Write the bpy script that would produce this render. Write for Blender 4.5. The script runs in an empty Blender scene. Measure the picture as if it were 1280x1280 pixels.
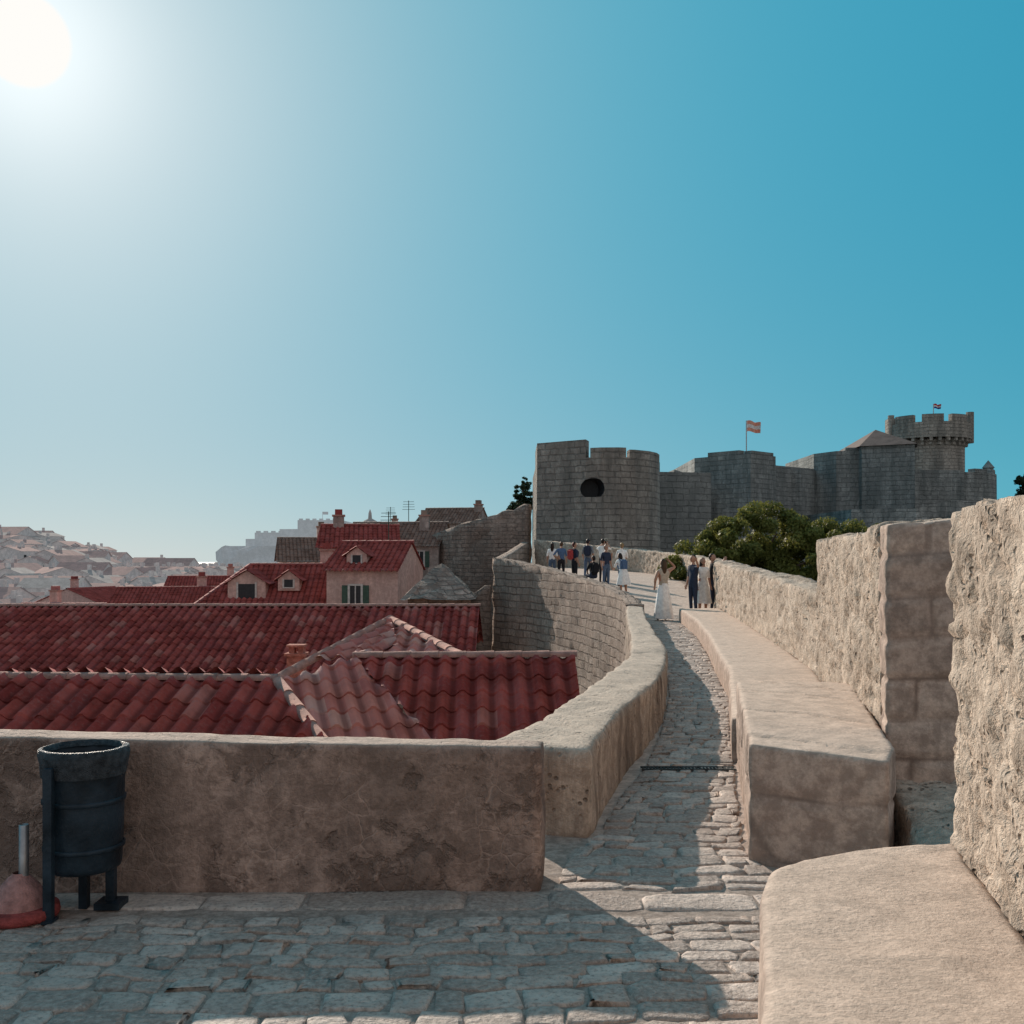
import bpy, bmesh, math, random
from mathutils import Vector, noise, Matrix
R=random.Random(7)
scene=bpy.context.scene
COL=scene.collection
def lerp(a,b,t): return a+(b-a)*t
def sstep(a,b,x):
    t=max(0,min(1,(x-a)/(b-a))); return t*t*(3-2*t)
# ------------------------------------------------------------ node helpers
def nd(nt,t,props=None,ins=None):
    n=nt.nodes.new(t)
    for k,v in (props or {}).items(): setattr(n,k,v)
    for k,v in (ins or {}).items():
        s=n.inputs[k]
        if hasattr(v,'is_output'): nt.links.new(v,s)
        else: s.default_value=v
    return n
def c4(c): return (c[0],c[1],c[2],1)
def mth(nt,op,a,b=0.0,clamp=False):
    n=nd(nt,'ShaderNodeMath',{'operation':op,'use_clamp':clamp},{0:a,1:b}); return n.outputs[0]
def mixc(nt,f,a,b,bt='MIX'):
    n=nt.nodes.new('ShaderNodeMix'); n.data_type='RGBA'; n.blend_type=bt
    for idx,v in ((0,f),(6,a),(7,b)):
        s=n.inputs[idx]
        if hasattr(v,'is_output'): nt.links.new(v,s)
        else: s.default_value=c4(v) if idx>0 and len(v)==3 else v
    return n.outputs[2]
def rng(nt,v,a,b,c=0.0,d=1.0):
    return nd(nt,'ShaderNodeMapRange',None,{0:v,1:a,2:b,3:c,4:d}).outputs[0]
def noi(nt,vec,s,det=4,rough=.6):
    return nd(nt,'ShaderNodeTexNoise',None,{'Vector':vec,'Scale':s,'Detail':float(det),'Roughness':rough}).outputs[0]
def newmat(name):
    m=bpy.data.materials.new(name); m.use_nodes=True
    nt=m.node_tree; b=nt.nodes['Principled BSDF']; b.inputs['Roughness'].default_value=.9
    b.inputs['Specular IOR Level'].default_value=.2
    return m,nt,b
def simple(name,col,rough=.8,metal=0,var=.25,s=8,bump=0):
    m,nt,b=newmat(name)
    o=nd(nt,'ShaderNodeTexCoord').outputs['Object']
    n=noi(nt,o,s)
    c=mixc(nt,rng(nt,n,.3,.7),[x*(1-var) for x in col],[min(1,x*(1+var)) for x in col])
    nt.links.new(c,b.inputs['Base Color']); b.inputs['Roughness'].default_value=rough; b.inputs['Metallic'].default_value=metal
    if bump:
        bp=nd(nt,'ShaderNodeBump',None,{'Height':noi(nt,o,s*5),'Strength':bump,'Distance':.02})
        nt.links.new(bp.outputs[0],b.inputs['Normal'])
    return m
def stone(name,ca,cb,kind=None,sc=1.0,bump=.5,bdist=.02,stain=.0,stainc=(.06,.055,.05),brick=(.5,.25),mort=(.3,.27,.24),msize=.02,topl=None,haze_glow=0,pits=0,con=1.0,patch=0,cellv=.45,objv=0):
    m,nt,b=newmat(name)
    tc=nd(nt,'ShaderNodeTexCoord'); o=tc.outputs['Object']
    n1=noi(nt,o,1.1*sc,5,.65); n2=noi(nt,o,9*sc,6,.72); n3=noi(nt,o,48*sc,3,.7)
    col=mixc(nt,rng(nt,n1,.38,.62),ca,cb)
    col=mixc(nt,rng(nt,n2,.42,.6),mixc(nt,.5*con,col,[x*.3 for x in ca]),mixc(nt,.4*con,col,[min(1,x*1.4) for x in cb]))
    col=mixc(nt,rng(nt,n3,.38,.62,.0,.35*con),col,[x*.5 for x in ca])
    h=mth(nt,'ADD',mth(nt,'MULTIPLY',n2,1.0),mth(nt,'MULTIPLY',n3,.5))
    if pits:
        pv=nd(nt,'ShaderNodeTexVoronoi',None,{'Vector':o,'Scale':22.0*sc,'Randomness':1.0}).outputs['Distance']
        pn=rng(nt,noi(nt,o,4*sc,4),.45,.62)
        pf=mth(nt,'MULTIPLY',rng(nt,pv,.33,.12),pn)
        col=mixc(nt,mth(nt,'MULTIPLY',pf,pits),col,[x*.28 for x in ca]); h=mth(nt,'SUBTRACT',h,mth(nt,'MULTIPLY',pf,.9))  # pit holes darkened in the colour to imitate shade inside; bump sinks them
    if kind=='attr':
        cell=nd(nt,'ShaderNodeAttribute',{'attribute_name':'cell'}).outputs['Fac']
        mo=nd(nt,'ShaderNodeAttribute',{'attribute_name':'mort'}).outputs['Fac']
        col=mixc(nt,rng(nt,cell,.3,1,.0,cellv),col,mixc(nt,rng(nt,n2,.4,.6),[x*.42 for x in ca],[x*.85 for x in ca]))
        col=mixc(nt,rng(nt,mo,.6,.0,0,.75),col,mort)
    if kind=='brick':
        uv=tc.outputs['UV']
        dn=nd(nt,'ShaderNodeTexNoise',None,{'Vector':uv,'Scale':1.3,'Detail':5.0,'Roughness':.65})
        off=nd(nt,'ShaderNodeVectorMath',{'operation':'MULTIPLY_ADD'},{0:dn.outputs['Color'],1:(.30,.22,0),2:uv}).outputs[0]
        bt=nd(nt,'ShaderNodeTexBrick',{'offset':.43,'squash':1.35,'squash_frequency':3},{'Vector':off,'Color1':(.0,.0,.0,1),'Color2':(1,1,1,1),'Mortar':(.5,.5,.5,1),'Scale':1.0,'Mortar Size':msize,'Mortar Smooth':.7,'Bias':0.0,'Brick Width':brick[0],'Row Height':brick[1]})
        v=nd(nt,'ShaderNodeSeparateColor',None,{0:bt.outputs['Color']}).outputs[0]
        col=mixc(nt,rng(nt,v,.0,1,.6,0),col,[x*.45 for x in ca])
        mf=mth(nt,'MULTIPLY',bt.outputs['Fac'],rng(nt,noi(nt,uv,.9,4),.38,.6,.15,.8))
        col=mixc(nt,mf,col,mort)
        h=mth(nt,'ADD',h,mth(nt,'MULTIPLY',mth(nt,'SUBTRACT',1.0,mf),1.6))
    if kind=='crack':
        dn=nd(nt,'ShaderNodeTexNoise',None,{'Vector':o,'Scale':5.0,'Detail':5.0})
        off=nd(nt,'ShaderNodeVectorMath',{'operation':'MULTIPLY_ADD'},{0:dn.outputs['Color'],1:(.16,.16,.16),2:o}).outputs[0]
        vo=nd(nt,'ShaderNodeTexVoronoi',{'feature':'DISTANCE_TO_EDGE'},{'Vector':off,'Scale':8.0*sc}).outputs[0]
        mask=rng(nt,noi(nt,o,2.3,3),.42,.60)
        cr=mth(nt,'MULTIPLY',rng(nt,vo,.05,.0),mask)
        col=mixc(nt,mth(nt,'MULTIPLY',cr,.6),col,[x*1.45 for x in cb])
        h=mth(nt,'SUBTRACT',h,mth(nt,'MULTIPLY',cr,.2))
        pt=rng(nt,noi(nt,off,2.6,6,.7),.52,.57)
        col=mixc(nt,mth(nt,'MULTIPLY',pt,.6),col,[x*.45 for x in ca])
        h=mth(nt,'SUBTRACT',h,mth(nt,'MULTIPLY',pt,.5))
        pt2=rng(nt,noi(nt,off,1.7,6,.7),.43,.38)
        col=mixc(nt,mth(nt,'MULTIPLY',pt2,.6),col,[x*1.4 for x in cb])
    if patch>0:
        mp=nd(nt,'ShaderNodeMapping',None,{'Vector':o,'Scale':(1,1,.35)}).outputs[0]
        pa=rng(nt,noi(nt,mp,.35,6,.72),.44,.60)
        col=mixc(nt,mth(nt,'MULTIPLY',pa,patch),col,[x*.3 for x in ca])
        pb=rng(nt,noi(nt,mp,.22,6,.72),.46,.38)
        col=mixc(nt,mth(nt,'MULTIPLY',pb,patch*.7),col,[x*1.2 for x in cb])
    if stain>0:
        mp=nd(nt,'ShaderNodeMapping',None,{'Vector':o,'Scale':(1.5,1.5,.18)}).outputs[0]
        s=rng(nt,noi(nt,mp,1.6*sc,6,.7),.46,.62)
        s=mth(nt,'MULTIPLY',s,rng(nt,n2,.35,.6,.45,1))
        col=mixc(nt,mth(nt,'MULTIPLY',s,stain),col,stainc)
    if objv:
        rnd_=nd(nt,'ShaderNodeObjectInfo').outputs['Random']
        col=mixc(nt,rng(nt,rnd_,0,1,0,objv),col,[x*.5 for x in ca])
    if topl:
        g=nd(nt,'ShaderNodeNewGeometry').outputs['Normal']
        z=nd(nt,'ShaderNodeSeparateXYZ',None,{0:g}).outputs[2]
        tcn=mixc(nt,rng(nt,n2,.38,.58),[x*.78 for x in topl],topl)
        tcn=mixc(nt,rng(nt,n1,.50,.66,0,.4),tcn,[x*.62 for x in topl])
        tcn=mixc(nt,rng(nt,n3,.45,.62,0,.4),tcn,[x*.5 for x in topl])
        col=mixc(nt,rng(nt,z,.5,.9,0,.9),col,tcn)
    nt.links.new(col,b.inputs['Base Color'])
    bp=nd(nt,'ShaderNodeBump',None,{'Height':h,'Strength':bump,'Distance':bdist})
    nt.links.new(bp.outputs[0],b.inputs['Normal'])
    if haze_glow:  # even emission mixed into the surface imitates hazy air
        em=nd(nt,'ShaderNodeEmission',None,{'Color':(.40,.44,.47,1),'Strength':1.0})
        mx=nd(nt,'ShaderNodeMixShader',None,{0:haze_glow,1:b.outputs[0],2:em.outputs[0]})
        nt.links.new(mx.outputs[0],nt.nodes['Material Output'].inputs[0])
    return m
# ------------------------------------------------------------ materials
M={}
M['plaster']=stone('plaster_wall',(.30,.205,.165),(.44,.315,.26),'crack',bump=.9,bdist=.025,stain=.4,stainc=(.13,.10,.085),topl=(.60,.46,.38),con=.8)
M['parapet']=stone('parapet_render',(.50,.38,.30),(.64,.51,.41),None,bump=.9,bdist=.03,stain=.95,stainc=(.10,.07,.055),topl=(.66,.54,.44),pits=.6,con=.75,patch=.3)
M['rubble']=stone('rubble_stone',(.60,.47,.37),(.72,.59,.48),'attr',bump=1.0,bdist=.035,stain=.10,mort=(.36,.27,.21),pits=.8,con=.7,cellv=.7)
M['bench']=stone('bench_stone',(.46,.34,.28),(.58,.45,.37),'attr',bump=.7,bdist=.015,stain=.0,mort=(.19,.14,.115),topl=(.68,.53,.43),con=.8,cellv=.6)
M['masonry']=stone('masonry_wall',(.58,.44,.36),(.70,.56,.47),'brick',bump=1,bdist=.08,stain=.25,brick=(.62,.30),mort=(.24,.18,.15),msize=.035,con=.75,patch=.2)
M['tower']=stone('tower_masonry',(.55,.49,.43),(.66,.60,.53),'brick',sc=.5,bump=1,bdist=.10,stain=.75,stainc=(.10,.105,.10),brick=(.7,.36),mort=(.27,.25,.23),msize=.035,con=.9,patch=.55,objv=.3)
M['tower2']=stone('fortress_masonry',(.46,.47,.45),(.60,.60,.57),'brick',sc=.4,bump=1,bdist=.12,stain=.85,stainc=(.10,.12,.12),brick=(.85,.42),mort=(.30,.31,.30),msize=.03,con=.9,patch=.6,objv=.55)
M['ruin']=stone('old_stone',(.45,.34,.28),(.58,.46,.39),'brick',sc=.6,bump=1,bdist=.06,stain=.4,brick=(.5,.25),mort=(.24,.19,.165),msize=.03,con=.9,patch=.35)
M['joint']=stone('paving_joint',(.32,.255,.215),(.44,.36,.31),None,sc=2,bump=.8,bdist=.012,con=.8)
M['deck']=stone('walkway_stone',(.50,.39,.33),(.62,.50,.42),None,sc=1,bump=.5,bdist=.02,con=.7)
M['ground']=stone('town_ground',(.14,.13,.11),(.22,.20,.17),None,sc=.1,bump=.2)
M['houseA']=stone('pink_plaster_facade',(.56,.36,.32),(.66,.47,.42),None,sc=.6,bump=.2,stain=.45,stainc=(.28,.20,.18),con=.6)
M['houseB']=stone('grey_stone_facade',(.44,.35,.32),(.56,.48,.44),'brick',sc=.5,bump=.4,stain=.4,brick=(.7,.35),mort=(.22,.2,.18),con=.7)
M['cliff']=stone('haze_glow_cliff_stone',(.30,.33,.36),(.42,.44,.46),None,sc=.05,bump=.6,bdist=1,haze_glow=.42)  # far materials: pale colours plus emission imitate hazy air
M['fort']=stone('haze_glow_fort_stone',(.40,.43,.45),(.50,.52,.53),None,sc=.05,bump=.2,bdist=.3,haze_glow=.42,con=.7)
M['farwall']=stone('distant_facade',(.50,.44,.42),(.70,.62,.58),None,sc=.1,bump=.1,haze_glow=.22,con=.8)
M['farroof']=stone('distant_roof',(.30,.12,.10),(.42,.20,.17),None,sc=.08,bump=.2,haze_glow=.18,con=.8)
M['farroof2']=stone('distant_grey_roof',(.20,.17,.16),(.32,.27,.25),None,sc=.08,bump=.2,haze_glow=.2)
M['hill']=stone('haze_glow_hill',(.14,.17,.15),(.26,.27,.24),None,sc=.04,bump=.3,bdist=1,haze_glow=.32)
M['glass']=simple('dark_window',(.03,.035,.04),.3,var=.2)
M['frame']=simple('window_frame',(.5,.48,.46),.6)
M['shutter']=simple('shutter_green',(.05,.09,.07),.6)
M['black']=simple('black_bin_plastic',(.018,.03,.042),.4,var=.6,s=6,bump=.3)
M['iron']=simple('rusty_iron',(.05,.055,.055),.9,var=.5,s=30,bump=.5)
M['metal']=simple('grey_metal',(.35,.36,.37),.4,.7,var=.4)
M['rust']=simple('rusty_red_paint',(.28,.06,.055),.8,var=.5,s=20,bump=.5)
M['conc']=simple('concrete_base',(.42,.22,.20),.9,var=.35,s=25,bump=.5)
M['mortar']=simple('ridge_mortar',(.38,.22,.185),.95,var=.3,s=7,bump=.8)
M['bark']=simple('bark',(.10,.075,.055),.9,var=.4,bump=.8)
def mat_tiles(name,ca,cb,cc,grime=.6):
    m,nt,b=newmat(name)
    tc=nd(nt,'ShaderNodeTexCoord'); o=tc.outputs['Object']
    fl=nd(nt,'ShaderNodeVectorMath',{'operation':'FLOOR'},{0:tc.outputs['UV']}).outputs[0]
    w=nd(nt,'ShaderNodeTexWhiteNoise',{'noise_dimensions':'3D'},{'Vector':fl}).outputs[0]
    col=mixc(nt,w,ca,cb)
    col=mixc(nt,rng(nt,w,.88,.94,0,.5),col,cc)
    n=noi(nt,o,1.2,6,.7); n2=noi(nt,o,18,4,.7)
    col=mixc(nt,rng(nt,n,.46,.66,0,grime),col,[x*.32 for x in ca])
    col=mixc(nt,rng(nt,n2,.50,.72,0,.4),col,[lerp(x,.28,.5) for x in ca])
    # the pan between two cover tiles is darker than the crown
    fx=nd(nt,'ShaderNodeAttribute',{'attribute_name':'crown'}).outputs['Fac']
    col=mixc(nt,rng(nt,fx,-.1,-.9,0,.6),col,[x*.3 for x in ca])
    nt.links.new(col,b.inputs['Base Color']); b.inputs['Roughness'].default_value=.8
    bp=nd(nt,'ShaderNodeBump',None,{'Height':n2,'Strength':.6,'Distance':.012}); nt.links.new(bp.outputs[0],b.inputs['Normal'])
    return m
M['tile']=mat_tiles('clay_roof_tiles',(.26,.052,.050),(.42,.11,.095),(.42,.24,.21),.55)
M['tilep']=mat_tiles('pale_clay_tiles',(.46,.17,.155),(.60,.29,.25),(.54,.38,.33),.35)  # paler rose version of the clay tiles, for the side facets
M['tileg']=mat_tiles('grey_brown_tiles',(.20,.14,.12),(.31,.22,.18),(.36,.3,.25))
M['tiled']=mat_tiles('dark_roof_tiles',(.12,.085,.075),(.19,.14,.12),(.2,.17,.15))
def mat_cobble():
    m,nt,b=newmat('worn_paving_stone')
    o=nd(nt,'ShaderNodeTexCoord').outputs['Object']
    cell=nd(nt,'ShaderNodeAttribute',{'attribute_name':'cell'}).outputs['Fac']
    n1=noi(nt,o,6,6,.72); n2=noi(nt,o,38,4,.7); n0=noi(nt,o,.9,3,.6)
    col=mixc(nt,cell,(.36,.285,.24),(.72,.60,.52))
    col=mixc(nt,rng(nt,n1,.42,.62,0,.65),col,(.30,.24,.21))
    col=mixc(nt,rng(nt,n2,.5,.66,0,.45),col,(.72,.62,.55))
    col=mixc(nt,rng(nt,n2,.48,.36,0,.6),col,(.17,.14,.12))
    col=mixc(nt,rng(nt,n0,.42,.65,0,.35),col,(.32,.26,.225))
    nt.links.new(col,b.inputs['Base Color'])
    b.inputs['Roughness'].default_value=.7; b.inputs['Specular IOR Level'].default_value=.3
    h=mth(nt,'ADD',n1,mth(nt,'MULTIPLY',n2,.5))
    bp=nd(nt,'ShaderNodeBump',None,{'Height':h,'Strength':1.0,'Distance':.03}); nt.links.new(bp.outputs[0],b.inputs['Normal'])
    return m
M['cobble']=mat_cobble()
def mat_leaf(name,a,b2):
    m,nt,b=newmat(name)
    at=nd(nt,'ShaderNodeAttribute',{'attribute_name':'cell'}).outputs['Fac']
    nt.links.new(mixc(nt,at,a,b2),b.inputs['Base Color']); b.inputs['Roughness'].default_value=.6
    tr=nd(nt,'ShaderNodeBsdfTranslucent',None,{'Color':c4([x*1.3 for x in b2])})
    mx=nd(nt,'ShaderNodeMixShader',None,{0:.25,1:b.outputs[0],2:tr.outputs[0]})
    nt.links.new(mx.outputs[0],nt.nodes['Material Output'].inputs[0])
    return m
M['leaf']=mat_leaf('foliage',(.03,.05,.014),(.21,.21,.05))
M['needle']=mat_leaf('pine_foliage',(.015,.03,.018),(.04,.065,.03))
# ------------------------------------------------------------ mesh helpers
def finish(name,bm,mats,smooth=False):
    me=bpy.data.meshes.new(name); bm.to_mesh(me); bm.free()
    for m in mats: me.materials.append(m)
    if smooth:
        for p in me.polygons: p.use_smooth=True
    ob=bpy.data.objects.new(name,me); COL.objects.link(ob); return ob
def catm(rows,t):
    n=len(rows)-1; f=min(max(t*n,0),n-1e-6); i=int(f); u=f-i
    p0=rows[max(i-1,0)];p1=rows[i];p2=rows[i+1];p3=rows[min(i+2,n)]
    return [.5*((2*b)+(c-a)*u+(2*a-5*b+4*c-d)*u*u+(-a+3*b-3*c+d)*u**3) for a,b,c,d in zip(p0,p1,p2,p3)]
def resample(rows,step,curve):
    f=(lambda t:catm(rows,t)) if curve else (lambda t:[lerp(a,b,(t*(len(rows)-1))-min(int(t*(len(rows)-1)),len(rows)-2)) for a,b in zip(rows[min(int(t*(len(rows)-1)),len(rows)-2)],rows[min(int(t*(len(rows)-1)),len(rows)-2)+1])])
    K=400; pts=[f(i/K) for i in range(K+1)]
    L=[0]
    for i in range(K):
        a,b=pts[i],pts[i+1]
        L.append(L[-1]+math.hypot((a[0]+a[2]-b[0]-b[2])/2,(a[1]+a[3]-b[1]-b[3])/2))
    n=max(1,round(L[-1]/step)); out=[];j=0
    for i in range(n+1):
        s=L[-1]*i/n
        while j<K-1 and L[j+1]<s: j+=1
        u=(s-L[j])/max(1e-9,L[j+1]-L[j]); out.append(([lerp(a,b,u) for a,b in zip(pts[j],pts[j+1])],s))
    return out
def cellinfo(p,sc,zs):
    q=Vector((p.x*sc,p.y*sc,p.z*sc*zs)); q+=Vector((noise.noise(q*1.3),noise.noise(q*1.3+Vector((9,0,0))),noise.noise(q*1.3+Vector((0,9,0)))))*.3
    d,pt=noise.voronoi(q); return d[1]-d[0],noise.cell(pt[0]*37.7)
def fract(p,s,o=5): return noise.fractal(p*s,1.0,2.0,o)
def wallob(name,rows,mat,step=.1,stepz=None,curve=False,rnd=2,disp=None,zs=1.6):
    """solid wall: rows=(xl,yl,xr,yr,zb,zt_left,zt_right)"""
    rows=[tuple(r)+((r[5],) if len(r)==6 else ()) for r in rows]
    st=resample(rows,step,curve); n=len(st)-1
    th=max(math.hypot(r[0][0]-r[0][2],r[0][1]-r[0][3]) for r in st); hh=max(r[0][5]-r[0][4] for r in st)
    m=max(2,round(th/step)); l=max(2,round(hh/(stepz or step)))
    bm=bmesh.new(); V={}
    def v(i,j,k):
        if (i,j,k) not in V:
            r=st[i][0]; a=j/m; c=k/l
            V[i,j,k]=bm.verts.new((lerp(r[0],r[2],a),lerp(r[1],r[3],a),lerp(r[4],lerp(r[5],r[6],a),c)))
        return V[i,j,k]
    uvl=bm.loops.layers.uv.new('UVMap')
    def q(ids,uvs):
        f=bm.faces.new([v(*t) for t in ids])
        for lp,t in zip(f.loops,uvs): lp[uvl].uv=t
    for i in range(n):
        for k in range(l):
            for j in (0,m):
                ids=[(i,j,k),(i,j,k+1),(i+1,j,k+1),(i+1,j,k)] if j==0 else [(i,j,k),(i+1,j,k),(i+1,j,k+1),(i,j,k+1)]
                q(ids,[(st[t[0]][1],v(*t).co.z) for t in ids])
        for j in range(m):
            ids=[(i,j,l),(i,j+1,l),(i+1,j+1,l),(i+1,j,l)]
            q(ids,[(st[t[0]][1],t[1]/m*th) for t in ids])
    for i in (0,n):
        for j in range(m):
            for k in range(l):
                ids=[(i,j,k),(i,j+1,k),(i,j+1,k+1),(i,j,k+1)]
                if i==n: ids=ids[::-1]
                q(ids,[(t[1]/m*th+.13,v(*t).co.z) for t in ids])
    bmesh.ops.recalc_face_normals(bm,faces=bm.faces)
    vs=[x for x in bm.verts if not x.is_boundary]
    for _ in range(rnd): bmesh.ops.smooth_vert(bm,verts=vs,factor=.5,use_axis_x=True,use_axis_y=True,use_axis_z=True)
    bm.normal_update()
    la=bm.verts.layers.float.new('cell'); lb=bm.verts.layers.float.new('mort')
    if disp:
        kind,amp,sc=disp; new=[]
        for x in bm.verts:
            p=x.co.copy(); h=fract(p,1.3,3)*amp*.7
            if kind=='rubble':
                e,c=cellinfo(p,sc,zs); mm=sstep(0,.11,e); cr=abs(c)%1; x[la]=cr; x[lb]=mm
                cover=sstep(.05,.5,noise.noise(p*1.7+Vector((4,2,1))))
                x[lb]=lerp(mm,.8,cover*.7); x[la]=cr*(1-.7*cover)
                h+=amp*((mm-.7)*.8+(cr-.5)*.75)*(1-.55*cover)+fract(p,8,5)*amp*.34
                h-=amp*.6*sstep(.38,.6,noise.noise(p*13))
            elif kind=='block':
                row=math.floor(p.z/sc[1]+.3*noise.noise(p*.8)); fz=(p.z/sc[1]+.3*noise.noise(p*.8))-row
                uu=(p.x*.9+p.y)/sc[0]+row*.47+.15*noise.noise(p*2); fu=uu-math.floor(uu)
                e=min(min(fz,1-fz)*sc[1],min(fu,1-fu)*sc[0]); cr=abs(math.sin(row*12.9+math.floor(uu)*78.2)*43758.5)%1
                mm=sstep(0,.03,e); x[la]=cr; x[lb]=mm; h+=amp*((mm-.6)*1.2+(cr-.5)*.8)+fract(p,7,5)*amp*.5
            else:
                x[lb]=1; x[la]=.3; h+=fract(p,5,4)*amp*.5
            new.append(p+x.normal*h)
        for x,p in zip(bm.verts,new): x.co=p
    return finish(name,bm,[M[mat]],True)
def prism(bm,pts,zb,zt,mi=0,uvo=0,batter=0,topmi=None):
    uvl=bm.loops.layers.uv.verify()
    n=len(pts); cx=sum(p[0] for p in pts)/n; cy=sum(p[1] for p in pts)/n
    ztf=zt if callable(zt) else (lambda p:zt)
    b=[bm.verts.new((cx+(p[0]-cx)*(1+batter),cy+(p[1]-cy)*(1+batter),zb)) for p in pts]
    t=[bm.verts.new((p[0],p[1],ztf(p))) for p in pts]
    s=uvo
    for i in range(n):
        j=(i+1)%n; d=math.hypot(pts[i][0]-pts[j][0],pts[i][1]-pts[j][1])
        f=bm.faces.new([b[i],b[j],t[j],t[i]]); f.material_index=mi
        for lp,uv in zip(f.loops,[(s,zb),(s+d,zb),(s+d,t[j].co.z),(s,t[i].co.z)]): lp[uvl].uv=uv
        s+=d
    f=bm.faces.new(t); f.material_index=mi if topmi is None else topmi
    for lp in f.loops: lp[uvl].uv=(lp.vert.co.x,lp.vert.co.y)
def box(bm,x0,x1,y0,y1,z0,z1,mi=0,mat=None):
    vs=[bm.verts.new((x,y,z)) for z in (z0,z1) for x,y in ((x0,y0),(x1,y0),(x1,y1),(x0,y1))]
    if mat is not None:
        for w in vs: w.co=mat@w.co
    uvl=bm.loops.layers.uv.verify()
    for ids in ((3,2,1,0),(4,5,6,7),(0,1,5,4),(1,2,6,5),(2,3,7,6),(3,0,4,7)):
        f=bm.faces.new([vs[i] for i in ids]); f.material_index=mi
        for lp in f.loops: lp[uvl].uv=(lp.vert.co.x+lp.vert.co.y,lp.vert.co.z)
def ring(cx,cy,r,n=28,a0=0,a1=360):
    return [(cx+r*math.cos(math.radians(a0+(a1-a0)*i/n)),cy+r*math.sin(math.radians(a0+(a1-a0)*i/n))) for i in range(n)]
# ------------------------------------------------------------ roofs
def tiles(bm,poly,tw=.24,rh=.40,mi=0,amp=.045,seg=6):
    P=[Vector(p) for p in poly]
    n=Vector((0,0,0))
    for i in range(len(P)): n+=P[i].cross(P[(i+1)%len(P)])
    n.normalize()
    if n.z<0: n=-n; P=P[::-1]
    dn=Vector((0,0,-1)); dn=(dn-n*dn.dot(n)).normalized(); u=n.cross(dn).normalized(); O=P[0]
    us=[(p-O).dot(u) for p in P]; vs=[(p-O).dot(dn) for p in P]
    u0=math.floor(min(us)/tw)*tw; u1=max(us)+tw; v0=math.floor(min(vs)/rh)*rh; v1=max(vs)+rh
    bm.verts.layers.float.get('crown') or bm.verts.layers.float.new('crown')
    tb=bmesh.new(); uvl=tb.loops.layers.uv.new('UVMap'); lc=tb.verts.layers.float.new('crown')
    nu=int((u1-u0)/tw*seg)+1; nv=int((v1-v0)/rh)+1; prev=None
    jit={}
    for r in range(nv):
        for e in (0,1):
            row=[]
            for c in range(nu+1):
                uu=u0+c*tw/seg; col=int(c//seg)
                k=(r,col)
                if k not in jit: jit[k]=(R.uniform(-.008,.008),R.uniform(-.022,.022))
                s=math.sin(2*math.pi*c/seg); hgt=amp*(s if s>0 else s*.8)+e*.032+jit[k][0]
                vv=v0+(r+e)*rh+jit[k][1]*(1 if e else .0)
                w=tb.verts.new(O+u*uu+dn*vv+n*hgt); w[lc]=s
                row.append((w,uu/tw,r+.1+.8*e))
            if prev:
                for c in range(nu):
                    a,b,d,g=prev[c],prev[c+1],row[c+1],row[c]
                    f=tb.faces.new([a[0],g[0],d[0],b[0]]); f.smooth=(e==1)
                    rr=r+.5 if e==1 else r-.5
                    for lp,x in zip(f.loops,(a,g,d,b)): lp[uvl].uv=((c//seg)+.5,rr)
            prev=row
    for i in range(len(P)):
        a,b=P[i],P[(i+1)%len(P)]; en=(b-a).cross(n)
        bmesh.ops.bisect_plane(tb,geom=tb.verts[:]+tb.edges[:]+tb.faces[:],plane_co=a,plane_no=en,clear_outer=True)
    for f in tb.faces: f.material_index=mi
    me=bpy.data.meshes.new('t'); tb.to_mesh(me); tb.free(); bm.from_mesh(me); bpy.data.meshes.remove(me)
def caps(bm,p0,p1,r=.085,seg=.38,mi=1,lift=.02):
    p0=Vector(p0);p1=Vector(p1); d=(p1-p0); L=d.length; d.normalize(); side=d.cross(Vector((0,0,1))).normalized(); up=side.cross(d)
    n=max(1,round(L/seg))
    for i in range(n):
        a=p0+d*(L*i/n); b=p0+d*(L*(i+1)/n+.03); ra,rb=r*R.uniform(.88,.95),r*R.uniform(.96,1.05)
        A=[];B=[]
        for k in range(9):
            t=math.pi*(-.1+1.2*k/8)
            A.append(bm.verts.new(a+side*math.cos(t)*ra+up*(math.sin(t)*ra*.8+lift-.006)))
            B.append(bm.verts.new(b+side*math.cos(t)*rb+up*(math.sin(t)*rb*.8+lift)))
        for k in range(8):
            f=bm.faces.new([A[k],B[k],B[k+1],A[k+1]]); f.material_index=mi; f.smooth=True
        f=bm.faces.new(B); f.material_index=mi
def roof_building(name,faces,ridges,walls,mats):
    bm=bmesh.new(); bm.loops.layers.uv.new('UVMap')
    for f,mi in faces: tiles(bm,f,mi=mi)
    for a,b in ridges: caps(bm,a,b,mi=2,r=.075)
    for pts,zb,zt in walls: prism(bm,pts,zb,zt,3)
    return finish(name,bm,mats)
RM=[M['tile'],M['tilep'],M['mortar'],M['ruin']]
# ============================================================ GROUND / SEA
bm=bmesh.new()
g=bmesh.ops.create_grid(bm,x_segments=8,y_segments=8,size=9000)
bmesh.ops.translate(bm,verts=bm.verts,vec=(0,0,-16))
finish('ground',bm,[M['ground']])
ms,nt,b=newmat('sea_water'); b.inputs['Base Color'].default_value=(.10,.17,.20,1); b.inputs['Roughness'].default_value=.5; b.inputs['Specular IOR Level'].default_value=.3
o=nd(nt,'ShaderNodeTexCoord').outputs['Object']
bp=nd(nt,'ShaderNodeBump',None,{'Height':noi(nt,o,.15,6),'Strength':.4,'Distance':1.0}); nt.links.new(bp.outputs[0],b.inputs['Normal'])
bm=bmesh.new(); vs=[bm.verts.new(p) for p in ((-8900,420,-15.8),(200,420,-15.8),(3000,8900,-15.8),(-8900,8900,-15.8))]; bm.faces.new(vs)
finish('sea',bm,[ms])
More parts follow.
